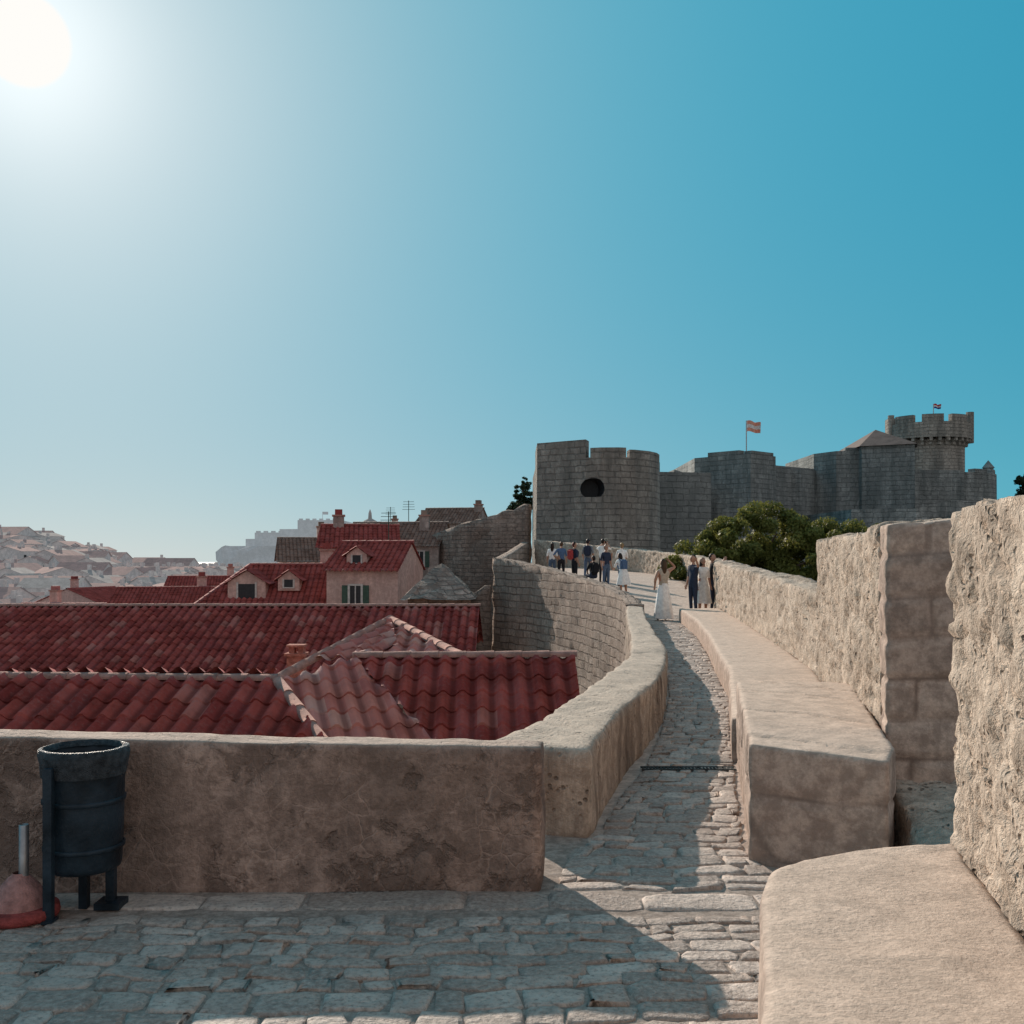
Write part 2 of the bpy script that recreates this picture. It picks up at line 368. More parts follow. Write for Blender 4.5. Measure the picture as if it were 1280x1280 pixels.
# ============================================================ TERRACE + WALKWAY
bm=bmesh.new()
prism(bm,[(-7,-3),(3,-3),(3,5.0),(.45,5.35),(.45,6.2),(-.1,6.2),(-.1,5.25),(-7,5.6)],-14,-.008)
finish('terrace',bm,[M['joint']])
deck=[(.1,5.0,2.2,5.0,-14,-.012,-.012),(.8,8.45,2.9,8.4,-14,-.012,-.012),(1.8,13,3.9,12.8,-14,-.012,-.012),(2.25,17.6,4.5,17.5,-14,-.012,-.012),(3.2,27,5.8,27,-14,-.0,-.0),(3.3,31,6.3,31,-14,0,0),(3.1,33,6.5,33,-14,.12,.12),(2.5,37,7,38,-14,.4,.4),(1.1,42,7.3,43,-14,.75,.75),(-.6,45.2,7.0,50,-14,.95,1.0),(.4,52,4.2,55,-14,1.1,1.2),(.9,60,1.6,60,-14,1.3,1.3)]
wallob('walkway',deck,'deck',step=.5,stepz=3,rnd=0,disp=('p',.004,1))
def cobbles(name,fn,S,T,rowh,wmin,wmax,gap=.010,h=.005,mat='cobble',jit=.012,grow=None):
    bm=bmesh.new(); la=bm.verts.layers.float.new('cell')
    s=0
    while s<S:
        gf=grow(s) if grow else 1
        rh=rowh*gf*R.uniform(.7,1.35); t=-R.uniform(0,wmin)
        while t<T:
            w=R.uniform(wmin,wmax)*gf; s0,s1,t0,t1=s+gap/2,s+rh-gap/2,max(t+gap/2,0),min(t+w-gap/2,T)
            t+=w
            if t1-t0<.04: continue
            cs,ct=(s0+s1)/2,(t0+t1)/2; hs,ht=(s1-s0)/2,(t1-t0)/2; c=R.random()**1.4; dz=R.uniform(-1.0,.5)*h
            tl=(R.uniform(-.04,.04),R.uniform(-.03,.03)); rings=[]
            cut=R.uniform(.6,.9)
            out=[(-1,-cut),(-1,cut),(-cut,1),(cut,1),(1,cut),(1,-cut),(cut,-1),(-cut,-1)]
            jj=[(R.uniform(-jit,jit),R.uniform(-jit,jit)) for _ in out]
            for sc,z in ((1.02,-.014),(.985,-.003),(.93,h*.6),(.78,h)):
                rg=[]
                for (a,b_),(ja,jb) in zip(out,jj):
                    ps=cs+a*hs*sc+ja*sc; pt=ct+b_*ht*sc+jb*sc
                    ps+=.05*noise.noise(Vector((pt*3,ps*2,0)))
                    x,y,zz=fn(ps,min(max(pt,0),T)); vv=bm.verts.new((x,y,zz+z+dz+(a*tl[0]*hs+b_*tl[1]*ht)*(1 if z>0 else 0))); vv[la]=c; rg.append(vv)
                rings.append(rg)
            for a,b_ in zip(rings,rings[1:]):
                for i in range(8):
                    bm.faces.new([a[i],a[(i+1)%8],b_[(i+1)%8],b_[i]])
            bm.faces.new(rings[-1])
        s+=rh
    bmesh.ops.recalc_face_normals(bm,faces=bm.faces)
    return finish(name,bm,[M[mat]],True)
def fg(s,t):
    x=-4.6+t; y=lerp(1.0,4.84,s/3.85); y+=.05*math.sin(x*1.7)*min(1,(4.84-y)); return (x,y,0)
cobbles('cobblestone_paving',fg,3.66,5.95,.125,.10,.27,jit=.018,grow=lambda s:lerp(1.3,1.0,sstep(2.2,3.4,s)))
def slabs(s,t):
    x=-4.6+t; return (x,4.84+s,-.001)
cobbles('stone_kerb_slabs',slabs,.22,6.1,.24,.40,.8,gap=.010,h=.003,jit=.006)
PL=[(.20,5.12),(.32,5.7),(.50,6.1),(.82,7.4),(1.05,8.1),(1.46,10),(1.9,12.4),(2.15,14.2),(2.45,17.6),(2.88,22),(3.42,27),(3.55,31)]
PR=[(1.42,5.12),(1.32,5.8),(1.62,7.4),(1.74,8.0),(2.12,10),(2.62,12.3),(2.87,14.2),(3.38,17.6),(3.97,22),(4.6,27),(6.2,31)]
def edge(Pn,y):
    for a,b in zip(Pn,Pn[1:]):
        if y<=b[1]: return lerp(a[0],b[0],(y-a[1])/(b[1]-a[1]))
    return Pn[-1][0]
def pth(s,t):
    y=5.13+s; a,b=edge(PL,y),edge(PR,y); return (lerp(a,b,t/1.0),y,0.0)
cobbles('cobblestone_path',pth,25.5,1.0,.15,.12,.34,gap=.012,h=.007,jit=.02)
bm=bmesh.new()
y0=8.02
for i in range(2): box(bm,1.02,1.76,y0+i*.10,y0+.025+i*.10,.0,.011)
for i in range(26): box(bm,1.03+i*.028,1.045+i*.028,y0+.026,y0+.099,.0,.009)
finish('drain_grate',bm,[M['iron']])
# ============================================================ NEAR WALLS
wallob('plaster_parapet_wall',[(-7,5.08,-7,5.36,-.1,.80,.80),(-3.2,5.10,-3.18,5.38,-.1,.778,.778),(.14,5.12,.17,5.39,-.1,.71,.70)],'plaster',step=.04,rnd=1,disp=('p',.014,1))
LP=[(-.12,6.3,.46,6.08,.55),(.38,8.0,.82,7.70,.55),(1.0,10.6,1.44,10.05,.52),(1.45,12.75,1.87,12.4,.5),(1.68,14.5,2.12,14.2,.48),(2.0,17.6,2.43,17.6,.5),(2.45,22,2.86,22,.52),(2.8,25,3.22,25,.54)]
wallob('curved_parapet_wall',[(a,b,c,d,-1.2,z-.02,z-.03) for a,b,c,d,z in LP],'parapet',step=.055,curve=True,rnd=3,disp=('p',.034,1))
wallob('outer_town_wall',[(a+.03,b,c-.02,d,-14,-1.1,-1.1) for a,b,c,d,z in LP],'ruin',step=.6,stepz=1,curve=True,rnd=0)
LP2=[(2.8,25.03,3.22,25.03,.54),(3.05,28,3.47,28,.56),(3.1,30,3.53,30,.62),(2.9,33,3.33,33.2,.8),(2.3,37,2.73,37.3,1.02),(.9,42,1.3,42.4,1.42),(-.85,45,-.5,45.5,1.75)]
wallob('masonry_parapet_wall',[(a,b,c,d,-14,z,z) for a,b,c,d,z in LP2],'masonry',step=.2,stepz=.25,curve=True,rnd=0,disp=('rubble',.06,2.0))
wallob('stepped_parapet_wall',[(-.82,45.55,-.4,45.55,-14,1.7,1.7),(-.2,52,.2,52,-14,2.1,2.1),(.6,60,1.0,60,-14,2.7,2.7)],'masonry',step=.4,stepz=.4,rnd=0,disp=('p',.03,1))
def WX(y): return .87+.224*y
def wr(y,zb,zt,th=.55,ztr=None): return (WX(y),y,WX(y)+th,y-.12,zb,zt,zt if ztr is None else ztr)
wallob('rubble_merlon_wall',[wr(-1.5,-.3,1.86),wr(2.6,-.3,1.84),wr(3.7,-.3,1.87),wr(4.22,-.3,1.84)],'rubble',step=.027,rnd=1,disp=('rubble',.034,5.0))
wallob('rubble_merlon_wall',[wr(6.42,.1,1.86,.6,1.91),wr(8,.1,1.84,.6,1.88),wr(11.7,.1,1.86,.6,1.88)],'rubble',step=.036,rnd=1,disp=('rubble',.040,4.2))
wallob('ashlar_quoin_wall',[wr(6.1,.1,1.86,.62,1.92),wr(6.41,.1,1.86,.62,1.91)],'bench',step=.028,rnd=1,disp=('block',.018,(.40,.24)))
wallob('crenel_sill',[wr(4.2,-.3,.24),wr(6.2,-.3,.36)],'rubble',step=.045,rnd=2,disp=('rubble',.03,5))
RP=[(3.49,11.7,1.26),(4.25,17,1.36),(5.15,24,1.48),(5.7,28,1.56),(6.4,33,1.62),(7.0,38,1.7),(7.4,44,1.85),(6.6,50,2.1),(4,55,2.45),(1.3,59,2.8)]
rr=[]
for i,(x,y,z) in enumerate(RP):
    a=RP[max(i-1,0)];b=RP[min(i+1,len(RP)-1)]; d=Vector((b[0]-a[0],b[1]-a[1],0)).normalized()
    rr.append((x,y,x+d.y*.5,y-d.x*.5,-1.0,z,z))
wallob('rubble_parapet_wall',rr,'rubble',step=.085,stepz=.085,curve=True,rnd=1,disp=('rubble',.055,3.0))
wallob('outer_land_wall',[(a+.02,b,c,d,-14,-.95,-.95) for a,b,c,d,_,_,_ in rr],'ruin',step=1,stepz=2,curve=True,rnd=0)
wallob('stone_bench',[(1.30,5.62,1.92,5.22,-.1,.64,.62),(1.34,5.78,2.05,5.5,-.1,.64,.63),(1.86,8.45,2.80,8.45,-.1,.64,.64)],'bench',step=.03,rnd=1,disp=('block',.012,(.62,.36)))
wallob('low_stone_bench',[(1.80,8.4,2.78,8.4,-.1,.35,.35),(2.60,12.3,3.62,12.3,-.1,.35,.35),(2.86,14.2,3.9,14.2,-.1,.35,.35),(3.38,17.6,4.36,17.6,-.1,.35,.35),(3.97,22,4.95,22,-.1,.35,.35),(4.5,27.6,5.6,27.6,-.1,.35,.35)],'bench',step=.07,rnd=1,disp=('p',.016,2.2))
wallob('stone_ledge',[(.15,-1.5,.6,-1.5,-.1,.5,.5),(.30,1,1.08,1,-.1,.5,.5),(.62,2.54,1.44,2.54,-.1,.5,.5),(.86,3.55,1.67,3.59,-.1,.5,.5),(.96,3.80,1.74,3.9,-.1,.5,.5),(1.12,3.96,1.78,4.04,-.1,.49,.5),(1.5,4.12,1.81,4.18,-.1,.49,.5)],'bench',step=.035,rnd=2,disp=('p',.016,1))
# ============================================================ NEAR ROOFS
J=(-2.9,12.6,.17); K=(-1.93,16.2,.70); L=(-2.1,13.5,.36)
A0=(-12,13.2,.19)
roof_building('tiled_roof_house',[
 ([A0,J,(-1.85,10.95,-.52),(-12,10.9,-.60)],0),
 ([A0,J,(-4.2,15.6,-.9),(-12,15.6,-.9)],0),
 ([J,L,(-.60,11.2,-.56),(-1.85,10.95,-.56)],1),
 ([J,K,(-1.45,13.5,.34),L],1),
 ([K,(-.70,13.55,.36),(-2.12,13.5,.36)],1),
 ([L,(.83,13.6,.36),(.83,11.2,-.60),(-.62,11.15,-.60)],0),
 ([(-.79,13.5,.36),(.83,13.6,.36),(.83,15.8,-.4),(-.79,15.8,-.4)],0)],
 [(A0,J),(J,K),((-2.1,13.5,.37),(.83,13.6,.37)),(J,(-1.9,11.0,-.49)),(K,(-.70,13.6,.37))],
 [([(-12,11.2),(.7,11.2),(.7,15.4),(-12,15.4)],-16,-.95)],RM)
roof_building('long_tiled_house',[
 ([(-30,30,.28),(-.95,30,.28),(-.95,25.5,-1.25),(-30,25.5,-1.25)],0),
 ([(-30,30,.28),(-.95,30,.28),(-.95,34,-1.1),(-30,34,-1.1)],0)],
 [((-30,30,.30),(-.95,30,.30))],
 [([(-30,25.9),(-1.1,25.9),(-1.1,33.6),(-30,33.6)],-16,-1.35)],RM)
bm=bmesh.new(); box(bm,-4.05,-3.75,18.4,18.7,-1.5,-.08); box(bm,-4.09,-3.71,18.36,18.74,-.08,-.03)
for sx in (-4.02,-3.86): box(bm,sx,sx+.1,18.45,18.65,-.03,.08)
box(bm,-4.06,-3.74,18.4,18.7,.08,.12)
box(bm,-4.3,-3.5,18.2,18.9,-16,-1.5)
finish('brick_chimney',bm,[simple('chimney_brick',(.42,.16,.12),.9,var=.4,s=12,bump=.6)])
# ============================================================ HOUSES
def house(name,cx,cy,w,d,zb,ze,rh,yaw=0,wall='houseA',roof='tile',axis='x',hip=0,wins=(),dormers=(),chim=None,tilesize=.26,ant=0):
    bm=bmesh.new(); uvl=bm.loops.layers.uv.verify(); bm.verts.layers.float.new('crown')
    mats=[M[wall],M[roof],M['mortar'],M['glass'],M['frame'],M['shutter'],M['houseA']]
    hw,hd=w/2,d/2; prism(bm,[(-hw,-hd),(hw,-hd),(hw,hd),(-hw,hd)],zb,ze,0)
    o=.25
    if axis=='x':
        a=(-hw-(0 if hip else .1)+hip,0,ze+rh); b=(hw+.1-(hip*.0),0,ze+rh)
        e=[(-hw-o,-hd-o,ze-.1),(hw+.1,-hd-o,ze-.1),(hw+.1,hd+o,ze-.1),(-hw-o,hd+o,ze-.1)]
        fs=[[a,b,e[1],e[0]],[a,b,e[2],e[3]]]
        if hip: fs.append([a,e[0],e[3]])
        for s in ((-1,1) if not hip else (1,)):
            f=bm.faces.new([bm.verts.new((s*hw,-hd,ze)),bm.verts.new((s*hw,hd,ze)),bm.verts.new((s*hw,0,ze+rh-.03))]); f.material_index=0
    else:
        a=(0,-hd-o*.6,ze+rh); b=(0,hd+.1,ze+rh)
        e=[(-hw-o,-hd-o*.6,ze-.1),(hw+o,-hd-o*.6,ze-.1),(hw+o,hd+.1,ze-.1),(-hw-o,hd+.1,ze-.1)]
        fs=[[a,b,e[3],e[0]],[a,b,e[2],e[1]]]
        for s in (-1,1):
            f=bm.faces.new([bm.verts.new((-hw,s*hd,ze)),bm.verts.new((hw,s*hd,ze)),bm.verts.new((0,s*hd,ze+rh-.03))]); f.material_index=0
    for f in fs: tiles(bm,f,tw=tilesize,rh=.42,mi=1,seg=4)
    caps(bm,a,b,mi=1,r=.12)
    if hip: caps(bm,a,e[0],mi=1,r=.12)
    for (x,z,ww,hh) in wins:
        y=-hd
        box(bm,x-ww/2,x+ww/2,y-.02,y+.02,z,z+hh,3)
        for s in (-1,1): box(bm,x+s*ww/2-.05,x+s*ww/2+.05,y-.06,y-.021,z-.05,z+hh+.05,4)
        box(bm,x-ww/2-.1,x+ww/2+.1,y-.09,y-.021,z-.12,z-.051,4); box(bm,x-ww/2+.05,x+ww/2-.05,y-.06,y-.021,z+hh-.02,z+hh+.06,4)
        box(bm,x-.025,x+.025,y-.05,y-.021,z-.05,z+hh-.021,4)
        for s in (-1,1): 
            x0=x+s*(ww/2+.05+.005); box(bm,min(x0,x0+s*ww*.45),max(x0,x0+s*ww*.45),y-.05,y-.004,z,z+hh,5)
    for (x,y,z,ww,hh,rr_) in dormers:
        box(bm,x-ww/2,x+ww/2,y,y+2.2,z,z+hh,6)
        f=bm.faces.new([bm.verts.new((x-ww/2,y,z+hh)),bm.verts.new((x+ww/2,y,z+hh)),bm.verts.new((x,y,z+hh+rr_))]); f.material_index=6
        for s in (-1,1): tiles(bm,[(x,y-.15,z+hh+rr_+.03),(x,y+2.4,z+hh+rr_+.03),(x+s*(ww/2+.18),y+2.4,z+hh-.1),(x+s*(ww/2+.18),y-.15,z+hh-.1)],tw=.24,mi=1,seg=4)
        box(bm,x-ww*.22,x+ww*.22,y-.03,y+.02,z+hh*.3,z+hh*.95,3)
        box(bm,x-ww*.27,x+ww*.27,y-.06,y-.0,z+hh*.2,z+hh*.3,4)
        for s in (-1,1): box(bm,x+s*ww*.245-.04,x+s*ww*.245+.04,y-.05,y-.002,z+hh*.301,z+hh,4)
    for c in (chim or []):
        x,y,z,hh=c; box(bm,x-.3,x+.3,y-.3,y+.3,z,z+hh,0); box(bm,x-.36,x+.36,y-.36,y+.36,z+hh,z+hh+.1,2); box(bm,x-.2,x+.2,y-.3,y+.3,z+hh+.1,z+hh+.4,1)
    if ant:
        box(bm,.5,.54,.1,.14,ze+rh-.4,ze+rh+1.5,5)
        for k in range(4): box(bm,.1+.02*k,.94-.02*k,.1,.13,ze+rh+.9+k*.17,ze+rh+.925+k*.17,5)
    bmesh.ops.rotate(bm,verts=bm.verts,cent=(0,0,0),matrix=Matrix.Rotation(math.radians(yaw),3,'Z'))
    bmesh.ops.translate(bm,verts=bm.verts,vec=(cx,cy,0))
    return finish(name,bm,mats)
house('dormer_house',-11.3,51,6.6,6.5,-16,-.35,1.75,3,hip=1.6,dormers=[(-1.3,-2.9,-.9,1.75,1.5,.55),(.6,-2.6,.2,1.0,.55,.4)],chim=[(2.0,.6,.8,1.3)])
house('plaster_house',-6.5,49.5,3.3,6,-16,1.25,1.25,-6,hip=0,wins=[(-.3,-.35,.6,.85),(1.05,-1.9,.5,.85),(-1.0,-2.2,.5,.85)],dormers=[(-.4,-2.4,1.35,.95,.55,.35)],ant=1)
house('narrow_stone_house',-8.6,58,4.2,6,-16,2.4,1.2,8,wall='houseB',roof='tile',wins=[(-1,.9,.6,1),(.8,.9,.6,1)],chim=[(-1.2,0,3,1.1)])
house('grey_roof_house',-7.4,68,6.2,7,-16,2.6,1.5,-5,wall='houseB',roof='tileg',wins=[(-1.6,1.2,.6,1),(.2,1.2,.6,1),(1.9,1.2,.6,1)],chim=[(1.8,-1,3,1.5)],ant=1)
house('gable_house',-13.8,74,6,7,-16,1.6,1.6,14,wall='houseA',roof='tileg',wins=[(-1.6,.1,.7,1.1),(1,.1,.7,1.1)],chim=[(0,0,2.6,1.4)])
house('stone_gable_house',-10.5,84,7,8,-16,2.9,1.6,-10,wall='houseB',roof='tileg',axis='y',wins=[(-1.5,1.3,.7,1.1),(1.2,1.3,.7,1.1)],ant=1)
house('hilltop_house',-4.7,84,4.7,6,-16,4.6,1.25,-10,wall='houseB',roof='tileg',wins=[(-1,3,.6,1),(1,3,.6,1)],chim=[(2.1,-.5,5,1.1)])
house('brown_roof_house',-9.2,98,6,8,-16,3.6,1.4,5,wall='houseA',roof='tileg',chim=[(-2,0,4.2,1.3)])
house('valley_house',-17.5,80,6.5,8,-16,-.6,1.5,-12,wall='houseB',roof='tile',wins=[(-1.5,-2,.7,1.1),(1.2,-2,.7,1.1)])
house('valley_house',-23.5,72,8,9,-16,-2.0,1.7,9,wall='houseA',roof='tile',wins=[(-1.5,-3.6,.7,1.1),(1.2,-3.6,.7,1.1)],chim=[(1.5,1,-1.0,1.4)])
house('valley_house',-33,76,7,8,-16,-3.2,1.6,-6,wall='houseA',roof='tilep',wins=[(-1.5,-4.4,.7,1.1),(1.2,-4.4,.7,1.1)],chim=[(-1.5,1,-2.3,1.6)])
house('valley_house',-28,96,8,9,-16,-1.5,1.6,12,wall='houseA',roof='tile',wins=[(-1.5,-3.4,.7,1.1),(1.2,-3.4,.7,1.1)],chim=[(1.5,1,-.5,1.4)])
house('valley_house',-46,112,8,8,-16,-2.9,1.5,76,wall='houseA',roof='tile',wins=[(-2.5,-4.2,.7,1.1),(0,-4.2,.7,1.1),(2.5,-4.2,.7,1.1)],chim=[(-1.5,1,-1.9,1.4)])
bm=bmesh.new(); uvl=bm.loops.layers.uv.verify()
prism(bm,[(-4.3,42),(-1.75,42),(-1.75,45),(-4.3,45)],-16,.15,0)
ap=bm.verts.new((-3.0,43.4,1.55)); e=[bm.verts.new(p) for p in ((-4.6,41.7,.05),(-3.1,41.3,.05),(-1.5,41.7,.05),(-1.5,45.3,.05),(-4.6,45.3,.05))]
for i in range(5):
    f=bm.faces.new([e[i],e[(i+1)%5],ap])
    for lp in f.loops: lp[uvl].uv=(lp.vert.co.x+lp.vert.co.y,lp.vert.co.z*1.4)
bmesh.ops.subdivide_edges(bm,edges=bm.edges[:],cuts=5,use_grid_fill=True)
for v in bm.verts: v.co+=Vector((noise.noise(v.co*2.1),noise.noise(v.co*2.1+Vector((5,5,5))),noise.noise(v.co*1.9)))*.14
finish('stone_hut',bm,[M['ruin']])
wallob('ruined_stone_wall',[(-5.3,66,-5.0,67,-16,3.2,3.2),(-3.5,63.5,-3.2,64.3,-16,3.75,3.75),(-1.2,62.3,-1,63.1,-16,4.4,4.4),(.2,62,.3,62.9,-16,4.75,4.75),(1.0,61.6,1.2,62.5,-16,5.1,5.1)],'ruin',step=.35,stepz=.4,curve=True,rnd=1,disp=('rubble',.12,1.3))
wallob('sloping_stone_wall',[(-3.4,44.6,-3.3,45,-16,-.7,-.7),(-.95,44.6,-.9,45,-16,.65,.65)],'ruin',step=.25,stepz=.3,rnd=1,disp=('rubble',.06,2))
bm=bmesh.new(); prism(bm,[(x,y) for x,y in ring(-18.3,132,1.7,8)],-16,4.6,0); prism(bm,ring(-18.3,132,1.95,8),4.6,4.9,0)
prs=[(1.7,4.9),(1.6,5.6),(1.3,6.2),(.8,6.7),(.25,7.0),(.2,7.7),(.02,8.2)]
for (r0,z0),(r1,z1) in zip(prs,prs[1:]):
    A=[bm.verts.new((x,y,z0)) for x,y in ring(-18.3,132,r0,12)];B=[bm.verts.new((x,y,z1)) for x,y in ring(-18.3,132,r1,12)]
    for i in range(12):
        f=bm.faces.new([A[i],A[(i+1)%12],B[(i+1)%12],B[i]]); f.material_index=1
finish('bell_tower',bm,[M['houseB'],M['farroof2']])
# ============================================================ FAR TOWN, HILL, FORT
def hz(x,y):
    u=x/y
    h=-16+ 7*sstep(150,320,y)*sstep(-.35,-.47,u) + 7.5*sstep(110,300,y)*sstep(-.16,-.36,u)
    h+= (noise.noise(Vector((x*.02,y*.02,0))))*2*sstep(90,200,y)
    if y>330: h=lerp(h,-22,sstep(340,420,y))
    return h
bm=bmesh.new(); nx,ny=70,60; G=[[bm.verts.new((lerp(-420,-10,i/nx),lerp(90,430,j/ny),0)) for i in range(nx+1)] for j in range(ny+1)]
for r_ in G:
    for v in r_: v.co.z=hz(v.co.x,v.co.y)-.05
for j in range(ny):
    for i in range(nx): bm.faces.new([G[j][i],G[j][i+1],G[j+1][i+1],G[j+1][i]])
finish('hill',bm,[M['hill']],True)
bm=bmesh.new()
def minihouse(bm,x,y,w,d,h,yaw,zb):
    rh=w*.16; Mx=Matrix.Translation((x,y,zb))@Matrix.Rotation(yaw,4,'Z')
    box(bm,-w/2,w/2,-d/2,d/2,-3,h,0,Mx)
    T=lambda p:bm.verts.new(Mx@Vector(p)); rm=1 if R.random()<.7 else 3
    a,b=(-w/2-.3,0,h+rh),(w/2+.3,0,h+rh); e=[(-w/2-.3,-d/2-.3,h-.1),(w/2+.3,-d/2-.3,h-.1),(w/2+.3,d/2+.3,h-.1),(-w/2-.3,d/2+.3,h-.1)]
    for f in ([a,b,e[1],e[0]],[b,a,e[3],e[2]]):
        q=bm.faces.new([T(p) for p in f]); q.material_index=rm
    for s in (-1,1):
        q=bm.faces.new([T((s*w/2,-d/2,h)),T((s*w/2,d/2,h)),T((s*w/2,0,h+rh-.05))])
    for k in range(int(w/2.4)):
        for fl in range(int(h/3)):
            xx=-w/2+1.2+k*2.4; box(bm,xx-.35,xx+.35,-d/2-.04,-d/2+.02,h-2.2-fl*3,h-.9-fl*3,2,Mx)
    for _ in range(R.choice((0,1,1,2))):
        cx=R.uniform(-w/3,w/3); box(bm,cx-.3,cx+.3,.2,.8,h,h+rh+R.uniform(.5,1.2),0,Mx)
for i in range(620):
    y=88+(R.random()**.8)*245; u=R.uniform(-.56,-.23)
    lim=1.65-4*y/1280
    x=u*y; hh=R.uniform(6.5,11); w_=R.uniform(5,10); zb_=hz(x,y)
    if u>-.40: hh=min(hh,lim-zb_-w_*.16-.8)
    if hh<3: continue
    minihouse(bm,x,y,w_,R.uniform(5,9),hh,R.choice((0,math.pi/2))+R.gauss(-.2,.25),zb_)
for i in range(30):
    y=R.uniform(110,230); u=R.uniform(-.19,-.08); minihouse(bm,u*y,y,R.uniform(7,11),R.uniform(6,10),R.uniform(12,17)+ (u+.2)*40,R.gauss(-.2,.3),-16)
minihouse(bm,-149,300,15,12,13,-.1,-4)
for x_,y_,w_,h_,z_ in ((-136,300,13,7,-2.5),(-128,310,10,6,-3),(-117,295,12,5,-3),(-108,305,9,7,-6),(-100,300,14,5,-5)): minihouse(bm,x_,y_,w_,8,h_,-.1,z_)
finish('distant_town',bm,[M['farwall'],M['farroof'],M['glass'],M['farroof2']])
bm=bmesh.new()
prism(bm,[(-116,400),(-108,392),(-92,388),(-66,390),(-58,400),(-60,440),(-110,440)],-16,lambda p: 3 if p[0]<-110 else 7,0,batter=.12)
bmesh.ops.subdivide_edges(bm,edges=bm.edges[:],cuts=6,use_grid_fill=True)
for v in bm.verts:
    if v.co.z<6.9: v.co+=Vector((noise.noise(v.co*.15),noise.noise(v.co*.15+Vector((7,7,7))),noise.noise(v.co*.2)*.6))*6
for f in bm.faces: f.material_index=0
finish('sea_cliff',bm,[M['cliff']])
bm=bmesh.new()
prism(bm,[(-103,396),(-96,393),(-90,394),(-90,420),(-103,420)],5,9.8,0)
prism(bm,[(-100,398),(-84,395),(-84,425),(-100,425)],5,12.3,0)
prism(bm,[(-90,396.5),(-80,394),(-78,426),(-90,426)],5,13.6,0)
prism(bm,[(-82.5,394),(-68,393),(-65.5,398),(-66,430),(-82,430)],5,17.0,0)
prism(bm,[(-66.5,397),(-60,402),(-62,425),(-66,425)],0,9.0,0)
for i in range(6): box(bm,-82+i*2.6,-80.6+i*2.6,394,395,17,17.6,0)
for i in range(5): box(bm,-99+i*2.9,-97.4+i*2.9,396,397,12,12.9,0)
box(bm,-74.1,-73.95,400,400.15,17,20.5,0); box(bm,-73.9,-71.8,400,400.1,19.4,20.5,0)
finish('cliff_fortress',bm,[M['fort']])
# ============================================================ FORTRESS
def edge_merlons(bm,pts,z0,z1,w,gap,th=.8,mi=0):
    for a,b in zip(pts,pts[1:]):
        d=Vector((b[0]-a[0],b[1]-a[1],0)); Ln=d.length; d.normalize(); nrm=Vector((-d.y,d.x,0)); n=max(1,int(Ln/(w+gap)))
        for i in range(n):
            s=(Ln-(n*w+(n-1)*gap))/2+i*(w+gap); p=Vector((a[0],a[1],0))+d*s; q=p+d*w
            prism(bm,[(p.x,p.y),(q.x,q.y),(q.x+nrm.x*th,q.y+nrm.y*th),(p.x+nrm.x*th,p.y+nrm.y*th)],z0-.01,z1+R.uniform(-.1,.1),mi)
bm=bmesh.new()
foot=[(1.5,61),(4.25,59),(5.1,58.65),(6.1,58.6),(7.1,58.95),(8.0,59.7),(8.6,60.7),(8.95,62),(9.1,64),(9.1,74),(1.5,74)]
prism(bm,foot,-14,7.55,0,batter=.04)
tw_=finish('bastion_tower',bm,[M['tower'],M['glass']])
cb=bmesh.new()
n=14
cpts=[(4.75+.62*math.cos(2*math.pi*i/n)*1.05,5.75+.6*max(-.8,min(1,math.sin(2*math.pi*i/n)*1.1))) for i in range(n)]
A=[cb.verts.new((x,57.9,z)) for x,z in cpts]; B=[cb.verts.new((x-.3,60.3,z)) for x,z in cpts]
for i in range(n): cb.faces.new([A[i],A[(i+1)%n],B[(i+1)%n],B[i]])
cb.faces.new(A[::-1]); cb.faces.new(B); bmesh.ops.recalc_face_normals(cb,faces=cb.faces)
cut=finish('cut',cb,[M['glass']])
md=tw_.modifiers.new('b','BOOLEAN'); md.operation='DIFFERENCE'; md.object=cut; md.solver='EXACT'
dg=bpy.context.evaluated_depsgraph_get(); me=bpy.data.meshes.new_from_object(tw_.evaluated_get(dg)); tw_.modifiers.clear(); tw_.data=me
bpy.data.objects.remove(cut)
bm=bmesh.new(); bm.from_mesh(tw_.data)
prism(bm,[(1.5,61),(4.25,59),(4.5,59.9),(1.7,62.4)],7.54,8.6,0)
prism(bm,[(1.5,61.0),(1.7,62.4),(2.2,66),(1.5,66)],7.54,8.6,0)
prism(bm,[(4.5,58.9),(5.1,58.65),(6.1,58.6),(6.55,58.75),(6.4,59.6),(6.0,59.4),(5.2,59.4),(4.7,59.8)],7.54,8.1,0)
prism(bm,[(6.75,58.85),(7.1,58.95),(8.0,59.7),(8.6,60.7),(8.9,61.8),(8.1,62),(7.8,61),(7.4,60.3),(6.7,59.7)],7.54,8.0,0)
bm.to_mesh(tw_.data); bm.free()
def build(name,parts,mat='tower2',mer=(),roofs=()):
    bm=bmesh.new(); bm.loops.layers.uv.verify()
    for pts,zb,zt,bt in parts: prism(bm,pts,zb,zt,0,batter=bt)
    for pts,z0,z1,w,g in mer: edge_merlons(bm,pts,z0,z1,w,g)
    for pts,z0,ap in roofs:
        A=[bm.verts.new((p[0],p[1],z0)) for p in pts]; t=bm.verts.new(ap)
        for i in range(len(A)):
            f=bm.faces.new([A[i],A[(i+1)%len(A)],t]); f.material_index=1
    return finish(name,bm,[M[mat],M['tiled']])
build('curtain_wall',[([(9,70),(13.8,71),(14,78),(9,78)],-14,7.7,0)],'tower2')
build('square_bastion',[([(16.4,92),(20.5,88),(23.3,90.5),(23.5,104),(16.4,104)],-14,10.8,.03)],'tower2',mer=[([(16.6,91.8),(20.5,88),(23.2,90.4)],10.8,11.15,3.2,.5)])
